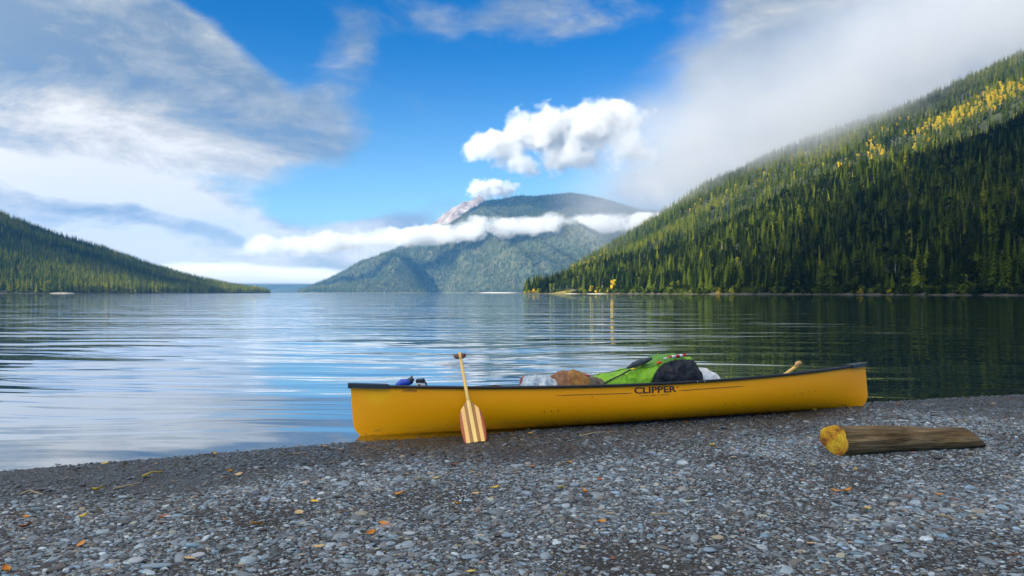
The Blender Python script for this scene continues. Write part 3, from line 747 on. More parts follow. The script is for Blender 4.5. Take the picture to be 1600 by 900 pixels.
for s_, ln in ((-1, .34), (1, .30)):     # deck plates with their deep end caps
    v = []; f = []; K = 10
    for i in range(K+1):
        x = s_*(L2+.012-ln*i/K); xx = s_*min(abs(x), L2-.002); h = sheer(xx); b = halfb(xx, h*.999)+.028
        if abs(x) > L2-.02: b = .024
        for yy, zz in ((-b, -.024), (-b, .014), (-b*.5, .020+.03*b), (0, .024+.05*b), (b*.5, .020+.03*b), (b, .014), (b, -.024)): v.append((x, yy, h+zz))
    for i in range(K):
        for k in range(6): a = i*7+k; f.append((a, a+1, a+8, a+7))
    f.append(tuple(range(7))); f.append(tuple(K*7+k for k in range(7)))
    d_o = mesh_obj('deck_plate', pyd('deck_plate', v, f), M_blk, canoe, smooth=False)
    if s_ < 0:
        for x in (-2.755, -2.60):
            bm = bmesh.new(); bmesh.ops.create_uvsphere(bm, u_segments=10, v_segments=6, radius=.0065)
            bb = halfb(x, sheer(x)*.999)+.029
            if abs(x) > L2-.05: bb = max(bb, .026)
            for q in bm.verts: q.co = Vector((q.co.x, q.co.y*.5-bb, q.co.z+sheer(x)-.006))
            mesh_obj('screw', from_bm(bm, 'screw'), M_screw, d_o)
M_wood = simple('varnished_ash', (.55, .36, .15), .45, .2, 6.)
for x in (-.9, .95):
    h = sheer(x)-.03; b = halfb(x, h)-.01
    v, f = tube([(x, -b, h), (x, 0, h-.004), (x, b, h)], .028, 10, sy=.4); mesh_obj('thwart', pyd('thwart', v, f), M_wood, canoe)
for x in (-1.85, 1.6):
    h = sheer(x)-.075; b = min(halfb(x-.15, h), halfb(x+.15, h), halfb(x, h-.02))-.03; bm = bmesh.new(); bmesh.ops.create_cube(bm, size=1)
    for q in bm.verts: q.co = Vector((x+q.co.x*.26, q.co.y*2*b, h+q.co.z*.025))
    bmesh.ops.bevel(bm, geom=bm.edges[:], offset=.006, segments=2, affect='EDGES'); mesh_obj('seat', from_bm(bm, 'seat'), M_blk, canoe)

def hull_point(x, z, off=.0018):
    e = .01; y0 = halfb(x, z); dy_dx = (halfb(x+e, z)-halfb(x-e, z))/(2*e); dy_dz = (halfb(x, z+e)-halfb(x, z-e))/(2*e)
    n_ = Vector((-dy_dx, -1, -0)); n_ = Vector((-dy_dx, -1, -dy_dz)); n_ = Vector((n_.x*-1*-1, -1, dy_dz*-1*-1)) if False else Vector((dy_dx*-1, -1, dy_dz*1))
    n_.z = dy_dz; n_.x = dy_dx; n_ = Vector((-0., -1., 0.)) if n_.length == 0 else n_
    n_.x = dy_dx*-1; n_.z = dy_dz*-1*-1
    n_ = Vector((-dy_dx, -1, -dy_dz)).normalized()
    n_ = Vector((-n_.x if False else n_.x, n_.y, n_.z))
    return Vector((x, -y0, z))+n_*off
def lettering(name, text, x0, zfun, size, sx, mat, shear=0., bold=0., parent=canoe):
    cu = bpy.data.curves.new('lettering', 'FONT'); cu.body = text; cu.size = size; cu.shear = shear; cu.offset = bold; cu.resolution_u = 3
    to = bpy.data.objects.new('lettering', cu); col.objects.link(to); bpy.context.view_layer.update()
    me = bpy.data.meshes.new_from_object(to.evaluated_get(bpy.context.evaluated_depsgraph_get()))
    bpy.data.objects.remove(to)
    for v_ in me.vertices:
        x = x0+v_.co.x*sx; z = zfun(x)+v_.co.y; v_.co = hull_point(x, z)
    return mesh_obj(name, me, mat, parent, smooth=False)
M_txt = simple('dark_decal', (.035, .010, .006), .5, .1, 9.); M_pin = simple('pinstripe_decal', (.16, .055, .010), .5, .1, 9.); M_bow = simple('brown_decal', (.15, .035, .008), .5, .1, 9.); M_star = simple('red_decal', (.42, .03, .01), .5, .1, 9.)
def loc_x(px, py_guess=610):
    """x along the near side of the hull seen at that pixel column"""
    lo, hi = -L2+.05, L2-.05
    for _ in range(40):
        mid_ = (lo+hi)/2; q = CM @ Vector((mid_, -halfb(mid_, .25), .25))
        if 800+q.x/q.y*F < px: lo = mid_
        else: hi = mid_
    return lo
def loc_z(x, py):
    lo, hi = .05, sheer(x)
    for _ in range(40):
        mm = (lo+hi)/2; q = CM @ Vector((x, -halfb(x, mm), mm))
        if HY-(q.z-H)/q.y*F > py: lo = mm
        else: hi = mm
    return lo
xa, xb = loc_x(991), loc_x(1057)
za, zb = loc_z(xa, 615), loc_z(xb, 612.0)
zl = lambda x: za+(zb-za)*(x-xa)/(xb-xa)
cw = xb-xa; hh = loc_z(xa, 605.5)-za
lt = lettering('hull_lettering', 'CLIPPER', xa, zl, hh/.70, 1., M_txt, 0, .0022)
w0 = max(v_.co.x for v_ in lt.data.vertices)-xa; me_old = lt.data; bpy.data.objects.remove(lt)
lettering('hull_lettering', 'CLIPPER', xa, zl, hh/.70, cw/w0, M_txt, 0, .0022)
lettering('small_lettering', 'CANOES  MADE  IN  CANADA', xa+.055, lambda x: zl(x)-.028, .0165, cw*.70/(.0165*13.6), M_txt)
xt = loc_x(627.5); xt2 = loc_x(651.5); zt = loc_z(xt, 612.6); ht = loc_z(xt, 608.0)-zt
zt2 = loc_z(xt2, 613.0)
lt = lettering('bow_lettering', 'TRIPPER', xt, lambda x: zt, ht/.70, 1., M_bow, .35, .0)
w0 = max(v_.co.x for v_ in lt.data.vertices)-xt; bpy.data.objects.remove(lt)
lettering('bow_lettering', 'TRIPPER', xt, lambda x: zt+(zt2-zt)*(x-xt)/(xt2-xt), ht/.70, (xt2-xt)/w0, M_bow, .35, .0)
def pinstripe(px0, py0, px1, py1, wd):
    x0, x1 = loc_x(px0), loc_x(px1); z0, z1 = loc_z(x0, py0), loc_z(x1, py1); v = []; f = []
    for i in range(33):
        x = x0+(x1-x0)*i/32; z = z0+(z1-z0)*i/32; taper = min(1, (32-i)/3+.05, i/3+.05)
        v += [hull_point(x, z-wd*taper/2), hull_point(x, z+wd*taper/2)]
    for i in range(32): f.append((2*i, 2*i+2, 2*i+3, 2*i+1))
    mesh_obj('pinstripe', pyd('pinstripe', v, f), M_pin, canoe)
pinstripe(868, 618, 990, 614.2, .006); pinstripe(1058, 610.5, 1166, 603, .006)
xs_ = xb+.018; v = [hull_point(xs_+math.cos(a)*.011*(1 if k % 2 else .5), zl(xb)+hh*.75+math.sin(a)*.011*(1 if k % 2 else .5)) for k, a in enumerate([2*math.pi*k/12 for k in range(12)])]
mesh_obj('leaf_emblem', pyd('leaf_emblem', v, [tuple(range(12))]), M_star, canoe, smooth=False)
for px, py in [(851, 643), (862, 642), (872, 641.5), (925, 620), (1134, 631.5), (1148, 631), (1162, 629), (1241, 617), (1253, 614.5), (1263, 612), (1274, 610)]:
    x = loc_x(px); z = loc_z(x, py)
    v = [hull_point(x+math.cos(a)*.006, z+math.sin(a)*.0055, .0025) for a in [2*math.pi*k/8 for k in range(8)]]
    mesh_obj('hull_rivet', pyd('hull_rivet', v, [tuple(range(8))]), M_txt, canoe, smooth=False)

# ------------------------------------------------------------------ gear in the canoe
def in_canoe(px, side=0.):
    """world x,y of the canoe's middle line (or side*half beam) seen at that column"""
    lo, hi = -L2, L2
    for _ in range(40):
        mm = (lo+hi)/2; q = CM @ Vector((mm, side*halfb(mm, .3), .3))
        if 800+q.x/q.y*F < px: lo = mm
        else: hi = mm
    return lo
def bag(name, prof, width, mat, label=None, cat=None, parent=None, side=-.05, base=.10, wr=.02, wf=9., power=2.6, seed=0., NX=56, NA=40, pred=None, off=0., lean=0.):
    """soft bag: prof = [(px, py top)], lies along the canoe; returns object and grid"""
    xs2 = [in_canoe(p_[0]) for p_ in prof]; tops = []
    for (px, py), x in zip(prof, xs2):
        lo, hi = 0., 1.0
        for _ in range(40):
            mm = (lo+hi)/2; q = CM @ Vector((x, side, mm))
            if HY-(q.z-H)/q.y*F > py: lo = mm
            else: hi = mm
        tops.append(lo)
    G = np.zeros((NX+1, NA, 3))
    for i in range(NX+1):
        u = .5-.5*math.cos(math.pi*i/NX); x = xs2[0]+(xs2[-1]-xs2[0])*u
        top = float(np.interp(x, xs2, tops)); e = (1-abs(2*u-1)**6)**.5
        hgt = (top-base)*(1 if e > .0 else 0); wv = width*(.25+.75*e)
        if i in (0, NX): hgt *= .2; wv *= .2
        for k in range(NA):
            a = 2*math.pi*k/NA; ca, sa = math.cos(a), math.sin(a)
            y_ = side+math.copysign(abs(ca)**(2/power), ca)*wv/2+lean*max(0, sa)
            z_ = base+hgt/2+math.copysign(abs(sa)**(2/power), sa)*hgt/2
            P_ = Vector((x, y_, z_)); nn = noise.fractal(P_*wf+Vector((seed, 0, 0)), 1., 2., 3)
            nn += .8*(1-abs(noise.noise(Vector((P_.x*wf*1.7+P_.z*6, P_.y*wf*.5, P_.z*wf*.8+seed)))))-.5
            d = Vector((0, ca, sa))*(nn*wr+off)
            G[i, k] = (CM @ (P_+d))[:]
    v = G.reshape(-1, 3); f = []
    for i in range(NX):
        for k in range(NA):
            q = (i*NA+k, i*NA+(k+1) % NA, (i+1)*NA+(k+1) % NA, (i+1)*NA+k)
            if pred:
                c_ = sum((Vector(v[j]) for j in q), Vector())/4
                if not pred(800+c_.x/c_.y*F, HY-(c_.z-H)/c_.y*F, c_): continue
            f.append(q)
    if not pred: f.append(tuple(range(NA))[::-1]); f.append(tuple(NX*NA+k for k in range(NA)))
    me = pyd(name, v, f)
    if pred:
        bm = bmesh.new(); bm.from_mesh(me); bmesh.ops.delete(bm, geom=[q for q in bm.verts if not q.link_faces], context='VERTS'); bm.to_mesh(me); bm.free()
    o = mesh_obj(name, me, mat, parent)
    if label: tag(o, label, cat)
    return o
def cloth(name, a, b, rough=.65, sc_=14., spec=.4):
    m, t, p = material(name); P = t.pos(); n = t.noise(P, sc_, 5, .6, .4)
    t.put(p.inputs['Base Color'], t.ramp(n, [(.3, a), (.7, b)])); p.inputs['Roughness'].default_value = rough
    p.inputs['Specular IOR Level'].default_value = spec
    t.put(p.inputs['Normal'], t.bump(t.noise(P, sc_*2.5, 4, .6, .8), .8, .01)); return m
M_lime = cloth('lime_nylon', (.16, .40, .012), (.26, .56, .025), .5); M_dgrn = cloth('green_nylon', (.07, .22, .02), (.14, .34, .04), .5)
M_black = cloth('black_nylon', (.008, .010, .018), (.020, .022, .034), .55); M_navy = cloth('dark_mesh', (.02, .035, .05), (.05, .08, .10), .5)
M_brn = cloth('tan_canvas', (.16, .07, .02), (.42, .21, .05), .8, 10.); M_rust = cloth('rusty_cloth', (.16, .06, .03), (.38, .20, .11), .8, 22.); M_gry = cloth('brown_grey_cloth', (.07, .055, .045), (.17, .14, .11), .85, 16.)
M_slv = cloth('silvery_plastic', (.16, .27, .40), (.70, .75, .78), .25, 16., .8); M_wht = cloth('clear_plastic', (.42, .50, .60), (.85, .87, .88), .25, 13., .8)
M_red = simple('red_fabric', (.50, .012, .015), .5, .2, 20.); M_whit = simple('white_fabric', (.75, .75, .75), .5, .1, 20.); M_blue = simple('blue_plastic', (.006, .06, .48), .35, .2, 14.)
M_ylw = simple('yellow_buckle', (.80, .55, .01), .4, .1, 20.); M_org = simple('orange_patch', (.75, .09, .01), .5, .1, 20.)

PKP = [(905, 601), (922, 592), (935, 585.5), (950, 583), (970, 580), (985, 576), (1000, 570), (1012, 565), (1022, 558.5), (1034, 555), (1050, 555), (1064, 557), (1074, 562), (1082, 574), (1088, 590)]
pack = empty('backpack', CM @ Vector((in_canoe(1000), 0, .02)), CZ)
tag(pack, 'large lime green portage pack with black end panel lying in the canoe', 'backpack')
bpy.context.view_layer.update(); PI_ = pack.matrix_world.inverted()
def adopt(o, par):
    o.data.transform(par.matrix_world.inverted()); o.parent = par; return o
kw = dict(width=.46, side=-.03, base=.10, seed=3., NX=220, NA=170, wr=.028, wf=8.)
adopt(bag('pack_body', PKP, mat=M_lime, **kw), pack)
# upper shoulder of darker green
adopt(bag('pack_lid', PKP, mat=M_dgrn, off=.006, pred=lambda px, py, c: 1003 < px < 1070 and py < 562+(1040-px)*.22+6 and py < 575, **kw), pack)
def in_black(px, py, c):
    # curved front edge of the dark end panel
    fx = np.interp(py, [562, 568, 574, 585, 600, 620], [1054, 1038, 1029, 1022, 1017, 1014])
    return px > fx and py > 561.5
adopt(bag('end_panel', PKP, mat=M_black, off=.010, pred=in_black, **kw), pack)
def add_tube(name, pts, r, mat, par, n=8, sx=1., sy=1.):
    v, f = tube(pts, r, n, True, sx, sy); o = mesh_obj(name, pyd(name, v, f), mat)
    return adopt(o, par)
def gp(px, py, dy=0.):
    """a point over the near half of the load"""
    q = CM @ Vector((in_canoe(px), -.20+dy, .3)); return Vector(((px-800)/F*q.y, q.y, H+(HY-py)/F*q.y))
add_tube('side_strap', [gp(942, 600, -.07), gp(955, 593, -.06), gp(970, 586, -.05), gp(985, 577.5, -.04), gp(1000, 570, -.03), gp(1012, 563, 0)], .0075, M_black, pack)
add_tube('mesh_pocket', [gp(980, 575, .02), gp(990, 570, .03), gp(1000, 566.5, .04), gp(1010, 563, .05), gp(1018, 560, .06)], [.010, .028, .030, .026, .012], M_navy, pack, 12)
add_tube('buckle', [gp(986, 577, -.06), gp(992, 576, -.06)], [.013, .010], M_ylw, pack, 8, 1, .8)
add_tube('red_strap', [gp(905, 588, .1), gp(912, 586.5, .1), gp(922, 587.5, .1)], [.010, .016, .008], M_red, pack)
for a, b, mm in ((1037, 1043, M_whit), (1043, 1049, M_red), (1049, 1055, M_whit), (1055, 1061, M_red), (1061, 1066, M_whit), (1066, 1071, M_red)):
    yy = lambda px: np.interp(px, [1037, 1050, 1071], [560.5, 557.5, 555])
    add_tube('piping', [gp(a, yy(a), -.0), gp((a+b)/2, yy((a+b)/2)-.4, -.0), gp(b+.5, yy(b), -.0)], .014 if a > 1040 else .009, mm, pack, 8)
add_tube('patch', [gp(1026.5, 567.5, -.055), gp(1033, 566, -.055)], .014, M_org, pack, 8, .6, 1)
add_tube('corner_tab', [gp(1081, 583, .0), gp(1085, 587, .0), gp(1087, 592, .0)], [.010, .018, .014], M_red, pack)
o = mesh_obj('tie_line', pyd('tie_line', *tube([gp(921, 587, .12), gp(945, 583, .12), gp(965, 579, .13), gp(985, 574, .14)], .0035, 6)), M_black)
tag(o, 'thin dark cord running from the brown bundle up to the green pack', 'cord')
bag('plastic_bag', [(815, 602), (818, 592), (823, 588.5), (832, 589.5), (842, 588.5), (854, 589), (862, 593), (868, 602)], .34, M_slv, 'crinkled silvery blue bag at the left end of the load', 'bag', seed=11., wr=.022, wf=16., NX=60, NA=50)
bag('red_stuff_sack', [(816, 602), (818, 591), (822, 587.5), (826, 589), (829, 602)], .20, cloth('red_nylon', (.25, .02, .03), (.5, .10, .10), .5), 'little red stuff sack left of the silvery bag', 'bag', side=.03, seed=12., wr=.012)
bag('rusty_bundle', [(858, 602), (862, 586), (868, 581.5), (878, 580.5), (890, 581), (900, 586)], .34, M_rust, 'reddish brown cloth bundle between the silvery bag and the tan sack', 'bundle', seed=13., wr=.022, wf=14.)
bag('tan_sack', [(876, 602), (880, 585), (886, 580.5), (894, 579.5), (902, 583), (908, 590), (912, 602)], .40, M_brn, 'rounded tan brown canvas sack in the middle of the load', 'sack', side=-.08, seed=14., wr=.018)
bag('grey_brown_bundle', [(890, 603), (897, 592), (905, 588.8), (918, 589), (928, 594), (937, 602)], .30, M_gry, 'grey brown furry bundle in front of the lime green pack', 'bundle', side=-.14, seed=15., wr=.016)
bag('clear_bag', [(1078, 596), (1082, 578), (1090, 575.5), (1102, 575.5), (1110, 582), (1117, 589), (1121, 595)], .34, M_wht, 'pale translucent plastic bag right of the black pack panel', 'bag', side=.0, seed=16., wr=.02, wf=15.)
bag('small_dark_pouch', [(1109, 592), (1111, 579.5), (1114, 577.5), (1117, 580), (1118, 592)], .10, M_black, 'tiny dark pouch at the far right end of the load', 'pouch', side=.12, seed=17., wr=.006)
bag('dark_seat_pad', [(760, 606), (765, 601.5), (772, 600.5), (779, 601.5), (783, 606)], .16, M_black, 'low dark pad just showing over the gunwale right of the leaning paddle', 'pad', side=-.05, seed=18., wr=.004)
# blue throw bag and bailer near the bow
tb = empty('rope_bag', CM @ Vector((in_canoe(635), 0, .2)), CZ); tag(tb, 'bright blue rope bag with dark drawn neck near the left end of the canoe', 'bag')
bpy.context.view_layer.update()
def gq(px, py, s_=-.05):
    q = CM @ Vector((in_canoe(px), s_, .35)); return Vector(((px-800)/F*q.y, q.y, H+(HY-py)/F*q.y))
add_tube('bag_body', [gq(616, 611), gq(622, 603), gq(628, 599.0), (gq(634, 598.5)), gq(637.5, 597), gq(641, 595)], [.012, .030, .038, .036, .034, .020], M_blue, tb, 16)
add_tube('neck', [gq(638, 597.5), gq(641, 594), gq(643, 590.5), gq(644.3, 586.3)], [.028, .026, .015, .003], M_navy, tb, 12)
add_tube('neck_tail', [gq(640, 598.5), gq(644, 595), gq(647.3, 591.5)], [.022, .017, .005], M_black, tb, 10)
bl = empty('bailer_jar', CM @ Vector((in_canoe(656), 0, .2)), CZ); tag(bl, 'white jar with thick black lid standing near the left end of the canoe', 'jar')
bpy.context.view_layer.update()
add_tube('jar_body', [gq(657, 612), gq(657, 606), gq(657, 597.5), gq(657, 596.8)], [.033, .040, .038, .034], M_whit, bl, 20)
add_tube('lid', [gq(657, 597.2), gq(657, 596.4), gq(657, 593), gq(657, 592.2)], [.041, .044, .042, .034], M_black, bl, 20)
add_tube('lid_knob', [gq(661.5, 593), gq(662, 591.0)], [.011, .009], M_black, bl, 8)
add_tube('handle', [gq(664, 597), gq(666, 599), gq(666.5, 603)], .008, M_black, bl, 8)
add_tube('valve', [gq(655, 603, -.10), gq(655, 600.2, -.10)], [.013, .010], M_black, bl, 8)

# ------------------------------------------------------------------ paddles
def paddle_blade_mat():
    m, t, p = material('laminated_blade'); x_, y_, z_ = t.sep(t.obj())
    k = t.m('ADD', t.m('DIVIDE', x_, .21), .5)
    a, b, c_, d = (.40, .065, .010), (.95, .55, .17), (.36, .15, .025), (1.0, .68, .20)
    st = [(0, a), (.13, b), (.285, c_), (.425, d), (.575, c_), (.715, b), (.87, a)]
    c = t.ramp(k, st, 'CONSTANT')
    g_ = t.noise(t.mapping(t.obj(), scale=(60, 60, 4)), 1., 4); c = t.mix(1., c, t.ramp(g_, [(.3, (.85, .85, .85)), (.7, (1.1, 1.1, 1.1))]), 'MULTIPLY')
    t.put(p.inputs['Base Color'], c); p.inputs['Roughness'].default_value = .3; p.inputs['Coat Weight'].default_value = .3; return m
def wood_mat(name, a, b, rough=.35):
    m, t, p = material(name); g_ = t.noise(t.mapping(t.obj(), scale=(40, 40, 3)), 1., 4)
    t.put(p.inputs['Base Color'], t.mix(g_, a, b)); p.inputs['Roughness'].default_value = rough; return m
M_shaft = wood_mat('basswood_shaft', (.66, .40, .10), (.92, .62, .20)); M_grip = wood_mat('walnut_grip', (.07, .02, .010), (.13, .04, .018))
g0 = ground_at(743.5, 691.5)
gwx = in_canoe(726.5, -1.0); gw = CM @ Vector((gwx, -(halfb(gwx, .35)+.030), sheer(gwx)+.018))
du = (gw-g0); q = du.normalized()
# far end seen at the grip pixel
best = None
for k in range(400):
    s_ = .7+k*.002; pp = g0+q*s_; py = HY-(pp.z-H)/pp.y*F
    if best is None or abs(py-553.5) < best[0]: best = (abs(py-553.5), s_)
PL = best[1]
zax = q; xax = Vector((1, .05, 0)); xax = (xax-zax*xax.dot(zax)).normalized(); yax = zax.cross(xax)
Mp = Matrix((xax, yax, zax)).transposed().to_4x4(); Mp.translation = g0+Vector((0, 0, .004))
pad = empty('paddle', (0, 0, 0)); pad.matrix_world = Mp
tag(pad, 'striped laminated wooden paddle leaning blade down against the side of the canoe', 'paddle')
BL = .455
out_ = [(0, .082), (.004, .088), (.02, .0935), (.06, .0985), (.12, .104), (.20, .103), (.27, .098), (.32, .090), (.355, .076), (.39, .050), (.425, .028), (.455, .014)]
v = []; f = []; NC = 17
for i, (zz, hw) in enumerate(out_):
    for s_ in (0, 1):
        for k in range(NC):
            u = -1+2*k/(NC-1); th = .0025+.0042*(1-u*u)*(.6+zz)+.010*max(0, 1-abs(u)*hw/.018)*zz/.455
            v.append((u*hw, th*(1 if s_ else -1), zz-(.006*u*u if i == 0 else 0)))
W = 2*NC
for i in range(len(out_)-1):
    for k in range(NC-1):
        a = i*W+k; f.append((a, a+1, a+1+W, a+W)); a += NC; f.append((a, a+W, a+1+W, a+1))
    a = i*W; f.append((a, a+W, a+W+NC, a+NC)); a = i*W+NC-1; f.append((a, a+NC, a+W+NC, a+W))
for i in (0, len(out_)-1):
    for k in range(NC-1): a = i*W+k; f.append((a, a+NC, a+NC+1, a+1))
mesh_obj('blade', pyd('blade', v, f), paddle_blade_mat(), pad)
v, f = tube([(0, 0, .10), (0, 0, .30), (0, 0, .44), (0, 0, .55), (0, 0, .8*PL), (0, 0, PL-.05), (0, 0, PL-.01)], [.004, .009, .0150, .0155, .0150, .0145, .016], 14, sy=.85)
mesh_obj('shaft', pyd('shaft', v, f), M_shaft, pad)
gv = []; gf = []
GP = [(-.058, PL-.022, .010), (-.054, PL-.036, .014), (-.040, PL-.052, .017), (-.020, PL-.060, .019), (0, PL-.064, .020), (.020, PL-.060, .019), (.040, PL-.052, .017), (.054, PL-.036, .014), (.058, PL-.022, .010)]
for x_, zb_, th in GP:
    zt_ = PL+.004-.010*(abs(x_)/.058)**2
    for k in range(10):
        a = 2*math.pi*k/10; gv.append((x_, math.cos(a)*th*.8, (zt_+zb_)/2+math.sin(a)*(zt_-zb_)/2))
for i in range(8):
    for k in range(10): gf.append((i*10+k, i*10+(k+1) % 10, (i+1)*10+(k+1) % 10, (i+1)*10+k))
gf.append(tuple(range(10))[::-1]); gf.append(tuple(80+k for k in range(10)))
mesh_obj('grip', pyd('grip', gv, gf), M_grip, pad)
v, f = tube([(0, 0, PL-.07), (0, 0, PL-.02), (0, 0, PL+.007)], [.016, .0175, .016], 12, sy=1.15); mesh_obj('grip_core', pyd('grip_core', v, f), M_shaft, pad)
# second paddle lying in the canoe, only its grip shows
ga = gq(1222, 588, .05); gb = gq(1246, 571.0, .02)
sp2 = empty('paddle', ga); tag(sp2, 'pale wooden paddle grip sticking up out of the right end of the canoe', 'paddle'); bpy.context.view_layer.update()
add_tube('shaft', [ga, ga*.4+gb*.6, gb], [.018, .019, .017], M_shaft, sp2, 12)
add_tube('grip', [gq(1243, 572.6, .02), gq(1245.5, 567.8, .02), gq(1249, 566.6, .02), gq(1252.5, 567.8, .02)], [.018, .024, .020, .010], wood_mat('pale_grip', (.62, .30, .10), (.80, .45, .18)), sp2, 12)

# ------------------------------------------------------------------ log
ga = ground_at(1306, 714); gb = ground_at(1533, 700)
r1, r2 = .112, .074
A_ = ga+Vector((.03, .10, r1*.92)); B_ = gb+Vector((-.02, .06, r2*.95))
ax = (B_-A_); LL = ax.length; ax.normalize()
M_bk = None
m, t, p = material('weathered_log'); ob = t.obj()
g_ = t.noise(t.mapping(ob, scale=(2.5, 30, 30)), 1., 7, .65, .5); st = t.noise(t.mapping(ob, scale=(3, 9, 9)), 1., 4)
c = t.ramp(g_, [(.28, (.035, .022, .010)), (.45, (.12, .080, .038)), (.6, (.24, .165, .085)), (.75, (.42, .33, .20))])
c = t.mix(t.ss(st, .45, .7), c, t.mix(1., c, (.75, .62, .36), 'MULTIPLY'))
t.put(p.inputs['Base Color'], c); p.inputs['Roughness'].default_value = .85; t.put(p.inputs['Normal'], t.bump(t.m('ADD', g_, t.m('MULTIPLY', t.ss(t.noise(t.mapping(ob, scale=(1.2, 16, 16)), 1., 3), .47, .50), .9)), 1., .022)); M_log = m
m, t, p = material('cut_wood'); ob = t.obj(); _, oy, oz = t.sep(ob)
n = t.noise(ob, 9., 5); rr = t.vm('LENGTH', t.comb(0., oy, oz)); rings = t.m('ADD', t.m('SINE', t.m('ADD', t.m('MULTIPLY', rr, 300.), t.m('MULTIPLY', n, 16.))), t.m('MULTIPLY', t.m('SUBTRACT', t.noise(ob, 70., 3), .5), 5.))
c = t.ramp(n, [(.36, (.20, .055, .003)), (.46, (.60, .26, .008)), (.60, (.80, .46, .018))]); c = t.mix(t.ss(rings, -1, 1), t.mix(1., c, (.8, .74, .7), 'MULTIPLY'), c)
t.put(p.inputs['Base Color'], c); p.inputs['Roughness'].default_value = .8; t.put(p.inputs['Normal'], t.bump(t.noise(ob, 40, 4), .8, .008)); M_cut = m
lg = empty('log', (0, 0, 0)); xa_ = ax; ya_ = Vector((0, 0, 1)).cross(xa_).normalized(); za_ = xa_.cross(ya_)
Ml = Matrix((xa_, ya_, za_)).transposed().to_4x4(); Ml.translation = A_; lg.matrix_world = Ml
tag(lg, 'weathered brown log with a freshly sawn yellow end lying on the pebbles', 'log')
NA, NL = 44, 60; v = []; f = []
def lograd(k, a):
    r_ = r1+(r2-r1)*k**.8
    d = .10*math.sin(a*2+.6)+.05*math.sin(3*a+1+k*2)+.13*math.exp(-((a-4.9)/.32)**2)*-1*max(0, 1-k*3)
    nn = noise.noise(Vector((k*3, math.cos(a)*1.5, math.sin(a)*1.5)))*.13+.16*math.exp(-((a-2.0)/.25)**2-((k-.42)/.05)**2)+.14*math.exp(-((a-3.6)/.25)**2-((k-.70)/.05)**2)-.10*math.exp(-((a-2.9+k*.5)/.06)**2)+noise.noise(Vector((k*5, math.cos(a)*6, math.sin(a)*6)))*.05
    return r_*(1+d*.5+nn)
for i in range(NL+1):
    k = i/NL
    for j in range(NA):
        a = 2*math.pi*j/NA; r_ = lograd(k, a); cy_, cz_ = math.cos(a)*r_, math.sin(a)*r_
        x_ = k*LL
        # slanting cuts at both ends
        x_ += -(cy_*.30)*max(0, 1-k*6) if k < .17 else 0
        if k > .75: x_ += (-cz_*1.1-.01)*((k-.75)/.25)
        v.append((x_, cy_, cz_))
for i in range(NL):
    for j in range(NA): f.append((i*NA+j, (i+1)*NA+j, (i+1)*NA+(j+1) % NA, i*NA+(j+1) % NA))
mesh_obj('bark_side', pyd('bark_side', v, f), M_log, lg)
def cap(name, i, mat, bulge):
    ring = [Vector(v[i*NA+j]) for j in range(NA)]; c0 = sum(ring, Vector())/NA; vv = []; ff = []
    for s_ in range(9):
        k = 1-s_/9
        for q_ in ring:
            d = c0+(q_-c0)*k; d.x += bulge*(1-k*k)+noise.noise(d*25)*.010*(1-k**4); vv.append(d)
    vv.append(c0+Vector((bulge, 0, 0)))
    for s_ in range(8):
        for j in range(NA): ff.append((s_*NA+j, s_*NA+(j+1) % NA, (s_+1)*NA+(j+1) % NA, (s_+1)*NA+j))
    for j in range(NA): ff.append((8*NA+j, 8*NA+(j+1) % NA, 9*NA))
    mesh_obj(name, pyd(name, vv, ff), mat, lg)
cap('sawn_end', 0, M_cut, -.012); cap('broken_end', NL, M_log, .004)

# ------------------------------------------------------------------ fallen leaves and twigs
def leaf_mesh(seed, curl):
    r = random.Random(seed); v = []; f = []; n_ = 9
    for i in range(n_):
        k = i/(n_-1); hw = .30*math.sin(math.pi*(k*.93+.04))**.8*(1+.12*r.uniform(-1, 1)); x_ = k-.5
        for u in (-1, -.5, 0, .5, 1):
            z_ = curl*(abs(u)**1.5*.20+(2*k-1)**2*.18)+.02*r.uniform(-1, 1)+.03
            v.append((x_, u*hw, z_))
    for i in range(n_-1):
        for k in range(4): a = i*5+k; f.append((a, a+1, a+6, a+5))
    st = len(v); v2, f2 = tube([(.48, 0, .05), (.62, .02, .10), (.78, .06, .12)], .014, 5)
    v += v2; f += [tuple(a+st for a in q_) for q_ in f2]
    me = pyd('leaf', v, f)
    bm = bmesh.new(); bm.from_mesh(me); bm.to_mesh(me); bm.free(); return me
def leafm(name, a, b):
    m, t, p = material(name); n = t.noise(t.obj(), 6., 4); t.put(p.inputs['Base Color'], t.mix(n, a, b)); p.inputs['Roughness'].default_value = .55; return m
LM = {'orange': leafm('orange_leaf', (.42, .13, .012), (.66, .30, .03)), 'yellow': leafm('yellow_leaf', (.60, .38, .02), (.78, .56, .05)), 'tan': leafm('tan_leaf', (.42, .27, .12), (.62, .45, .22)), 'rust': leafm('rust_leaf', (.22, .05, .012), (.38, .10, .03))}
protos = {}
for cname in LM:
    for s_ in range(3):
        me = leaf_mesh(s_*7+len(cname), [.25, .55, 1.0][s_]); me.materials.append(LM[cname]); me.shade_smooth(); protos[cname, s_] = me
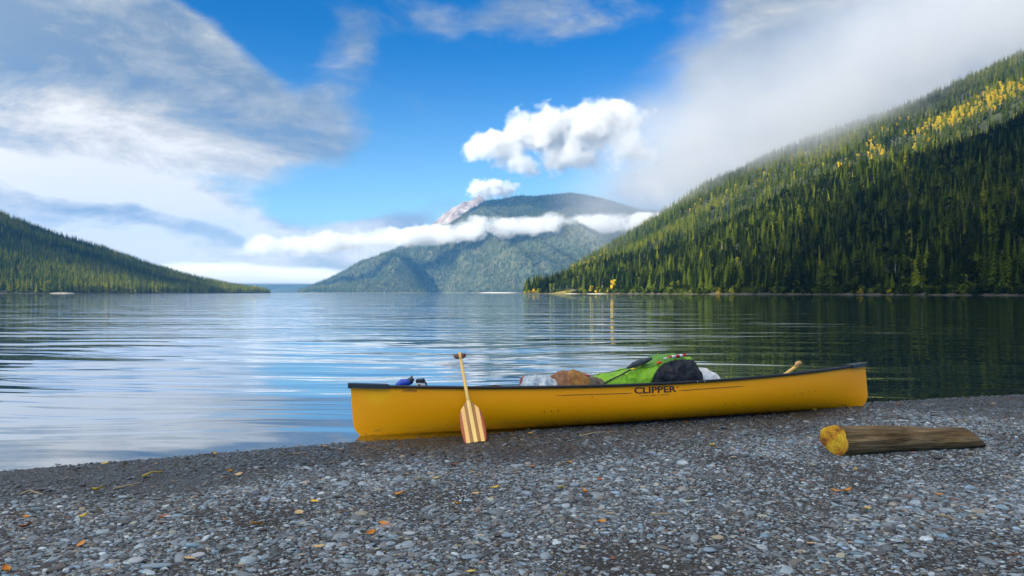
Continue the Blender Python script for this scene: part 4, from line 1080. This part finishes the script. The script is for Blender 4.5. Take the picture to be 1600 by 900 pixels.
LV = [(165, 727, 'yellow', .055, 'yellow leaf lying at the waterline on the left'), (153, 768, 'yellow', .06, 'yellow leaf on the dark wet gravel at the far left'), (360, 739, 'orange', .05, 'orange leaf at the wet edge left of the canoe'),
 (374, 744, 'tan', .06, 'tan leaf right beside the orange leaf on the wet edge'), (420, 745, 'yellow', .05, 'bright yellow leaf on the gravel left of the canoe'), (467, 699, 'orange', .045, 'small orange leaf at the waterline just left of the canoe'),
 (508, 699, 'orange', .055, 'orange leaf on the wet gravel below the left tip of the canoe'), (337, 711, 'yellow', .04, 'small yellow leaf at the very water edge on the left'), (42, 811, 'orange', .05, 'orange leaf left edge, upper of a close pair'),
 (42, 826, 'rust', .055, 'rusty orange leaf left edge, lower of a close pair'), (132, 810, 'yellow', .045, 'flat yellow leaf above the pinkish twig on the left'), (128, 853, 'orange', .055, 'orange leaf alone in the lower left gravel'),
 (258, 809, 'rust', .05, 'rust brown leaf in the middle of the left gravel'), (297, 876, 'tan', .065, 'curled tan leaf near the long blue stone at the bottom'), (353, 814, 'orange', .035, 'small orange leaf in the left centre gravel'),
 (401, 823, 'orange', .06, 'orange leaf lying in a dark hollow left of centre'), (468, 804, 'tan', .075, 'long tan orange leaf left of the paddle foreground'), (492, 786, 'yellow', .06, 'yellow tan leaf below the canoe tip'),
 (534, 803, 'orange', .05, 'curled orange leaf below and right of the yellow tan one'), (498, 857, 'tan', .055, 'broad tan leaf low on the gravel left of centre'), (582, 836, 'orange', .05, 'upright orange leaf nearly under the paddle, lowest of its group'),
 (600, 820, 'orange', .055, 'curled dark orange leaf just right of the upright orange one'), (626, 775, 'orange', .08, 'largest curled orange leaf on the open gravel below the paddle'), (656, 752, 'tan', .05, 'tan leaf left one of two pale leaves under the paddle'),
 (682, 749, 'yellow', .05, 'pale yellow leaf right one of two under the paddle'), (709, 729, 'rust', .045, 'red brown leaf close under the paddle blade'), (743, 774, 'tan', .05, 'pale cream leaf on the gravel below the paddle'),
 (773, 765, 'yellow', .06, 'yellow orange leaf right of the cream leaf'), (713, 790, 'orange', .04, 'small orange leaf under the pale cream leaf'), (812, 698, 'orange', .04, 'orange leaf in the wet gravel just right of the paddle blade'),
 (832, 731, 'orange', .045, 'small orange brown leaf right of the dark hollow'), (889, 725, 'orange', .06, 'orange tan leaf under the middle of the canoe'), (876, 765, 'yellow', .045, 'yellow green leaf in the centre gravel'),
 (913, 771, 'orange', .05, 'orange leaf in the centre gravel beside the yellow green one'), (937, 751, 'rust', .05, 'reddish leaf above the centre gravel'), (940, 818, 'orange', .05, 'orange leaf touching a pale twig in the lower centre'),
 (1072, 662, 'orange', .045, 'orange leaf hard against the shaded side of the canoe'), (1112, 698, 'yellow', .05, 'yellow leaf left one of a pair right of the canoe middle'), (1127, 695, 'orange', .055, 'bright orange leaf right one of a pair beyond the canoe middle'),
 (1145, 716, 'tan', .045, 'tan leaf below the bright orange pair'), (1243, 655, 'yellow', .045, 'yellow leaf under the right end of the canoe'), (1272, 642, 'yellow', .04, 'small yellow leaf touching the keel near its right end'),
 (1305, 769, 'orange', .06, 'dark orange leaf below the log, left one of a pair'), (1323, 771, 'orange', .06, 'orange leaf below the log, right one of a pair'), (1336, 738, 'tan', .055, 'tan leaf just below the sawn end of the log'),
 (1424, 709, 'orange', .05, 'orange leaf tucked under the middle of the log'), (1467, 776, 'orange', .05, 'orange leaf in the open gravel right of the log pair'), (1353, 800, 'tan', .06, 'cream leaf standing on edge in the right gravel'),
 (1551, 633, 'tan', .05, 'tan leaf on the far gravel near the right edge'), (1386, 641, 'orange', .035, 'tiny orange leaf on the gravel behind the log'), (1266, 852, 'tan', .05, 'tan leaf low in the right gravel'), (1164, 859, 'orange', .045, 'orange leaf at the bottom right of centre'),
 (12, 896, 'orange', .06, 'orange leaf cut by the bottom left corner'), (736, 896, 'yellow', .04, 'yellow leaf at the very bottom of the picture')]
for i, (px, py, cname, sz, lab) in enumerate(LV):
    q_ = ground_at(px, py); o = bpy.data.objects.new('fallen_leaf', protos[cname, rnd.randrange(3)]); col.objects.link(o)
    o.location = q_+Vector((0, 0, .010)); o.scale = (sz*.95, sz*.95, sz); o.rotation_euler = (rnd.gauss(0, .15), rnd.gauss(0, .15), rnd.choice([0, math.pi])+rnd.gauss(0, .5))
    tag(o, lab, 'leaf', 'fallen leaves on the gravel')
M_twig = simple('dry_twig', (.34, .27, .17), .8, .3, 12.); M_twig2 = simple('yellow_twig', (.38, .28, .04), .8, .3, 12.)
for pts, r_, mt_, lab in [([(224, 747), (238, 742), (255, 740)], .008, M_twig2, 'bent yellowish twig on the wet gravel at the left'), ([(34, 775), (47, 771), (58, 773), (68, 777)], .007, M_twig, 'curved pale twig on the gravel at the far left'),
                        ([(905, 684), (930, 679), (962, 677)], .006, M_twig, 'long thin pale twig below the middle of the canoe'), ([(180, 766), (205, 762), (222, 757)], .006, M_twig, 'reddish thin twig below the bent yellow one'),
                        ([(1018, 808), (1035, 808), (1052, 806)], .006, M_twig, 'short brown twig in the centre right gravel'), ([(1465, 808), (1480, 812), (1493, 817)], .005, M_twig, 'thin pale twig slanting in the lower right gravel'), ([(948, 805), (962, 808)], .006, M_twig, 'pale yellow twig stub beside an orange leaf')]:
    P_ = [ground_at(*q_)+Vector((0, 0, .014+.006*(k % 2))) for k, q_ in enumerate(pts)]
    o = mesh_obj('twig', pyd('twig', *tube(P_, [r_*(1-.5*k/len(P_)) for k in range(len(P_))], 7)), mt_); tag(o, lab, 'twig')
# a few larger stones
M_st = simple('blue_grey_stone', (.20, .27, .34), .6, .25, 14.); M_st2 = simple('tan_stone', (.34, .29, .20), .7, .25, 14.); M_st3 = simple('pale_stone', (.36, .39, .42), .6, .2, 14.)
for px, py, sx_, sy_, rz_, mt_, lab in [(247, 886, .115, .04, .15, M_st, 'long blue grey stone at the bottom left'), (213, 878, .06, .05, 0, M_st3, 'pale round stone beside the long blue one'), (897, 759, .055, .05, 0, M_st, 'flat blue grey stone in the centre gravel'),
                                 (1121, 842, .05, .05, 0, M_st2, 'tan round stone in the lower right gravel'), (1128, 862, .0001, .0001, 0, M_st, ''), (793, 838, .06, .035, .1, M_st, 'flat pale blue stone right of the upright leaf'), (734, 872, .065, .045, .3, M_st, 'blue stone low in the middle of the gravel'),
                                 (1107, 861, .05, .04, .2, M_st, 'blue slate stone left of the tan round stone'), (311, 869, .055, .05, .9, M_st3, 'pale grey upright stone near the curled tan leaf'), (640, 835, .055, .035, 0, M_st3, 'light grey flat stone in the centre gravel')]:
    if not lab: continue
    q_ = ground_at(px, py); me = pebble(100+px); o = mesh_obj('stone', me, mt_); o.location = q_+Vector((0, 0, .008)); o.scale = (sx_*1.1, sy_*1.6, .05); o.rotation_euler = (0, 0, rz_)
    tag(o, lab, 'stone')

# ------------------------------------------------------------------ clouds
def vol_mat(name, aniso, build, color=(1, 1, 1), step=1.):
    m = bpy.data.materials.new(name); m.use_nodes = True; m.node_tree.nodes.clear(); t = NT(m.node_tree)
    out = t.new('ShaderNodeOutputMaterial'); pv = t.new('ShaderNodeVolumePrincipled'); t.l.new(pv.outputs[0], out.inputs['Volume'])
    pv.inputs['Color'].default_value = (*color, 1); pv.inputs['Anisotropy'].default_value = aniso
    t.put(pv.inputs['Density'], build(t, t.pos())); m.cycles.volume_step_rate = step; return m
def boxmesh(name, a, b, mat):
    v = [(x_, y_, z_) for x_ in (a[0], b[0]) for y_ in (a[1], b[1]) for z_ in (a[2], b[2])]
    f = [(0, 1, 3, 2), (4, 6, 7, 5), (0, 4, 5, 1), (2, 3, 7, 6), (0, 2, 6, 4), (1, 5, 7, 3)]
    return mesh_obj(name, pyd(name, v, f), mat, smooth=False)
def edge_fade(t, v, a, b, w_):
    return t.m('MULTIPLY', t.ss(v, a, a+w_), t.ss(v, b, b-w_))
def mist(t, P):
    x_, y_, z_ = t.sep(P)
    wv = t.noise(t.mapping(P, scale=(.0011, .0011, .0011)), 1., 2)
    zc = t.m('ADD', t.m('ADD', t.m('MULTIPLY', x_, .080), 470.), t.m('MULTIPLY', t.m('SUBTRACT', wv, .5), 170.))
    h_ = t.m('DIVIDE', t.m('SUBTRACT', z_, zc), 74.); d = t.m('DIVIDE', t.m('SUBTRACT', y_, 5900.), 330.)
    r_ = t.m('SUBTRACT', 1., t.m('ADD', t.m('MULTIPLY', h_, h_), t.m('MULTIPLY', d, d)))
    n = t.m('ADD', t.m('MULTIPLY', t.noise(P, .0022, 3, .5), .45), t.m('MULTIPLY', t.noise(P, .0055, 8, .66), .55))
    de = t.m('ADD', r_, t.m('MULTIPLY', t.m('SUBTRACT', n, .54), 13.))
    de = t.m('MULTIPLY', t.m('MULTIPLY', de, .9, clamp=True), .034)
    return t.m('MULTIPLY', de, edge_fade(t, x_, -2150., 1600., 800.))
o = boxmesh('mist_bank', (-2600, 5350, 180), (1700, 6500, 800), vol_mat('mist_bank', .15, mist, step=.5))
tag(o, 'long white bank of mist lying across the far mountain', 'mist', kind='stuff')
def hillcloud(t, P):
    x_, y_, z_ = t.sep(P)
    base = t.m('ADD', t.m('MULTIPLY', x_, .43), -18.)
    n = t.m('ADD', t.m('MULTIPLY', t.noise(P, .0019, 5, .6, .3), .62), t.m('MULTIPLY', t.noise(P, .0068, 6, .65), .38))
    up = t.m('SUBTRACT', z_, base)
    x2 = t.m('ADD', x_, t.m('MULTIPLY', t.m('SUBTRACT', n, .5), 900.))
    q_ = t.m('ADD', t.m('DIVIDE', up, 170.), t.m('MULTIPLY', t.m('SUBTRACT', n, .5), 9.))
    q_ = t.m('MULTIPLY', t.ss(q_, .0, 2.2), t.ss(t.m('ADD', up, t.m('MULTIPLY', n, 900.)), 900., 380.))
    q_ = t.m('MULTIPLY', q_, edge_fade(t, y_, 1450., 2500., 220.))
    q_ = t.m('MULTIPLY', q_, t.m('MULTIPLY', t.ss(x2, 60., 520.), t.ss(x_, 1900., 1600.)))
    return t.m('MULTIPLY', q_, .0105)
o = boxmesh('hill_cloud', (50, 1440, 90), (1920, 2520, 1150), vol_mat('hill_cloud', .2, hillcloud, (.80, .82, .86), .7))
tag(o, 'soft grey cloud resting on the ridge of the right hillside', 'cloud', kind='stuff')
def cumulus(t, P):
    x_, y_, z_ = t.sep(P); tot = None
    for cx, cyy, cz_, rx, ry, rz_ in [(-120, 8500, 1600, 400, 260, 190), (330, 8500, 1750, 420, 300, 300), (800, 8550, 1830, 380, 260, 270), (560, 8480, 1520, 480, 240, 220), (-400, 8500, 1600, 200, 150, 120), (1160, 8550, 1930, 380, 200, 230), (130, 8500, 1430, 280, 200, 150), (1250, 8500, 1560, 350, 200, 250)]:
        q_ = t.vm('LENGTH', t.vm('MULTIPLY', t.vm('SUBTRACT', P, (cx, cyy, cz_)), (1/rx, 1/ry, 1/rz_)))
        e = t.m('SUBTRACT', 1., q_); tot = e if tot is None else t.m('MAXIMUM', tot, e)
    n = t.m('ADD', t.noise(P, .0036, 8, .60), t.m('MULTIPLY', t.m('SUBTRACT', .45, t.vor(P, .0095)), .12))
    de = t.m('ADD', tot, t.m('MULTIPLY', t.m('SUBTRACT', n, .50), 2.6))
    return t.m('MULTIPLY', t.m('MULTIPLY', de, 1.25, clamp=True), .022)
o = boxmesh('cumulus_cloud', (-700, 8100, 1150), (1750, 8950, 2300), vol_mat('cumulus_cloud', .1, cumulus, step=.4))
tag(o, 'bright puffy cumulus cloud over the far mountain', 'cloud', kind='stuff')
def puff(t, P):
    q_ = t.m('SUBTRACT', 1., t.vm('LENGTH', t.vm('MULTIPLY', t.vm('SUBTRACT', P, (-230, 9100, 1225)), (1/300., 1/160., 1/110.))))
    n = t.noise(P, .006, 6, .58)
    return t.m('MULTIPLY', t.m('MULTIPLY', t.m('ADD', q_, t.m('MULTIPLY', t.m('SUBTRACT', n, .48), 3.4)), 2., clamp=True), .022)
o = boxmesh('small_cloud', (-560, 8900, 1100), (100, 9300, 1360), vol_mat('small_cloud', .1, puff))
tag(o, 'small white cloud rising behind the rocky summit', 'cloud', kind='stuff')

def lowbank(t, P):
    x_, y_, z_ = t.sep(P); n = t.noise(t.mapping(P, scale=(.0007, .0007, .0028)), 1., 5, .55)
    top = t.ss(t.m('ADD', z_, t.m('MULTIPLY', t.m('SUBTRACT', n, .5), 330.)), 330., 235.)
    q_ = t.m('MULTIPLY', top, t.ss(z_, 95., 140.))
    return t.m('MULTIPLY', t.m('MULTIPLY', q_, edge_fade(t, x_, -6800., -1150., 1100.)), .0075)
o = boxmesh('low_cloud_bank', (-6900, 8650, 90), (-1100, 9250, 440), vol_mat('low_cloud_bank', .2, lowbank))
tag(o, 'low white cloud bank over the head of the lake', 'cloud', kind='stuff')

# unseen clouds added for shade, outlines projected back from the wanted shadows
M_cl = bpy.data.materials.new('added_cloud_white'); M_cl.use_nodes = True; M_cl.node_tree.nodes.clear(); t = NT(M_cl.node_tree)
_a = t.new('ShaderNodeBsdfDiffuse'); _b = t.new('ShaderNodeBsdfTranslucent'); _m = t.new('ShaderNodeMixShader'); _o = t.new('ShaderNodeOutputMaterial')
_a.inputs[0].default_value = _b.inputs[0].default_value = (.93, .93, .93, 1); _m.inputs[0].default_value = .62
t.l.new(_a.outputs[0], _m.inputs[1]); t.l.new(_b.outputs[0], _m.inputs[2]); t.l.new(_m.outputs[0], _o.inputs[0])
ALT = 2600.
def shade_cloud(name, pts, label, thick=160.):
    P0 = [Vector(p_)+S*((ALT-p_[2])/S.z) for p_ in pts]; c0 = sum(P0, Vector())/len(P0); n_ = 72
    ang = sorted((math.atan2(p_.y-c0.y, p_.x-c0.x), (p_-c0).length) for p_ in P0); aa = np.array([a for a, _ in ang]); rr = np.array([b for _, b in ang])
    v = []; f = []
    RR = []
    for k in range(n_):
        a = -math.pi+2*math.pi*k/n_; r_ = float(np.interp(a, np.concatenate([aa-2*math.pi, aa, aa+2*math.pi]), np.tile(rr, 3)))
        RR.append(r_*(1+.13*noise.fractal(Vector((math.cos(a)*2.5, math.sin(a)*2.5, len(pts))), 1., 2., 4)))
    NR = 12
    for s_ in (1, -1):
        for j in range(NR+1):
            k_ = j/NR
            for k in range(n_):
                a = -math.pi+2*math.pi*k/n_; r_ = RR[k]*k_; x_, y_ = c0.x+math.cos(a)*r_, c0.y+math.sin(a)*r_
                z_ = ALT+s_*thick*(1 if s_ > 0 else .35)*math.sqrt(max(0, 1-k_**2))*(1+.5*noise.fractal(Vector((x_, y_, 0))*.004, 1., 2., 3))
                v.append((x_, y_, z_))
    off = (NR+1)*n_
    for b in (0, off):
        for j in range(NR):
            for k in range(n_):
                q_ = (b+j*n_+k, b+j*n_+(k+1) % n_, b+(j+1)*n_+(k+1) % n_, b+(j+1)*n_+k); f.append(q_ if b == 0 else q_[::-1])
    bm = bmesh.new(); me = pyd(name, v, f); bm.from_mesh(me); bmesh.ops.remove_doubles(bm, verts=bm.verts[:], dist=.5); bm.to_mesh(me); bm.free()
    o = mesh_obj(name, me, M_cl); tag(o, label, 'cloud', kind='stuff'); return o
shade_cloud('added_shade_cloud', [(-260, -150, 0), (-200, 200, 0), (-20, 330, 0), (180, 330, 0), (200, -200, 0)], 'unseen cloud added behind the camera to shade the beach')
shade_cloud('added_shade_cloud', [(150, 590, 0), (380, 800, 0), (640, 985, 0), (1500, 1300, 0), (1500, 0, 0), (180, -200, 0), (150, 330, 0)], 'broad unseen cloud added to shade the lower right hillside')
def lift(px, py, Y): return at(px, py, Y)
shade_cloud('added_shade_cloud', [at(-350, 300, 1700), at(0, 345, 1900), at(190, 398, 2050), at(260, 425, 2100), at(330, 446, 2200), at(230, 446, 1800), at(120, 420, 1650), at(-200, 390, 1500)], 'unseen cloud added to shade the middle slope of the left hill')
shade_cloud('added_shade_cloud', [at(700, 345, 7100), at(735, 318, 7150), at(860, 290, 7250), at(1000, 300, 7300), at(1050, 340, 7300), at(850, 340, 7100)], 'unseen cloud added to shade the wooded top of the far mountain')

# ------------------------------------------------------------------ haze
m = bpy.data.materials.new('haze_air'); m.use_nodes = True; m.node_tree.nodes.clear(); t = NT(m.node_tree)
out = t.new('ShaderNodeOutputMaterial'); pv = t.new('ShaderNodeVolumePrincipled'); t.l.new(pv.outputs[0], out.inputs['Volume'])
pv.inputs['Color'].default_value = (.12, .46, 1., 1); pv.inputs['Density'].default_value = 4.3e-5; pv.inputs['Anisotropy'].default_value = .1
o = boxmesh('haze', (-12100, -80, -8), (12100, 11400, 1090), m); tag(o, 'thin blue air haze over the lake and mountains', 'haze', kind='stuff')
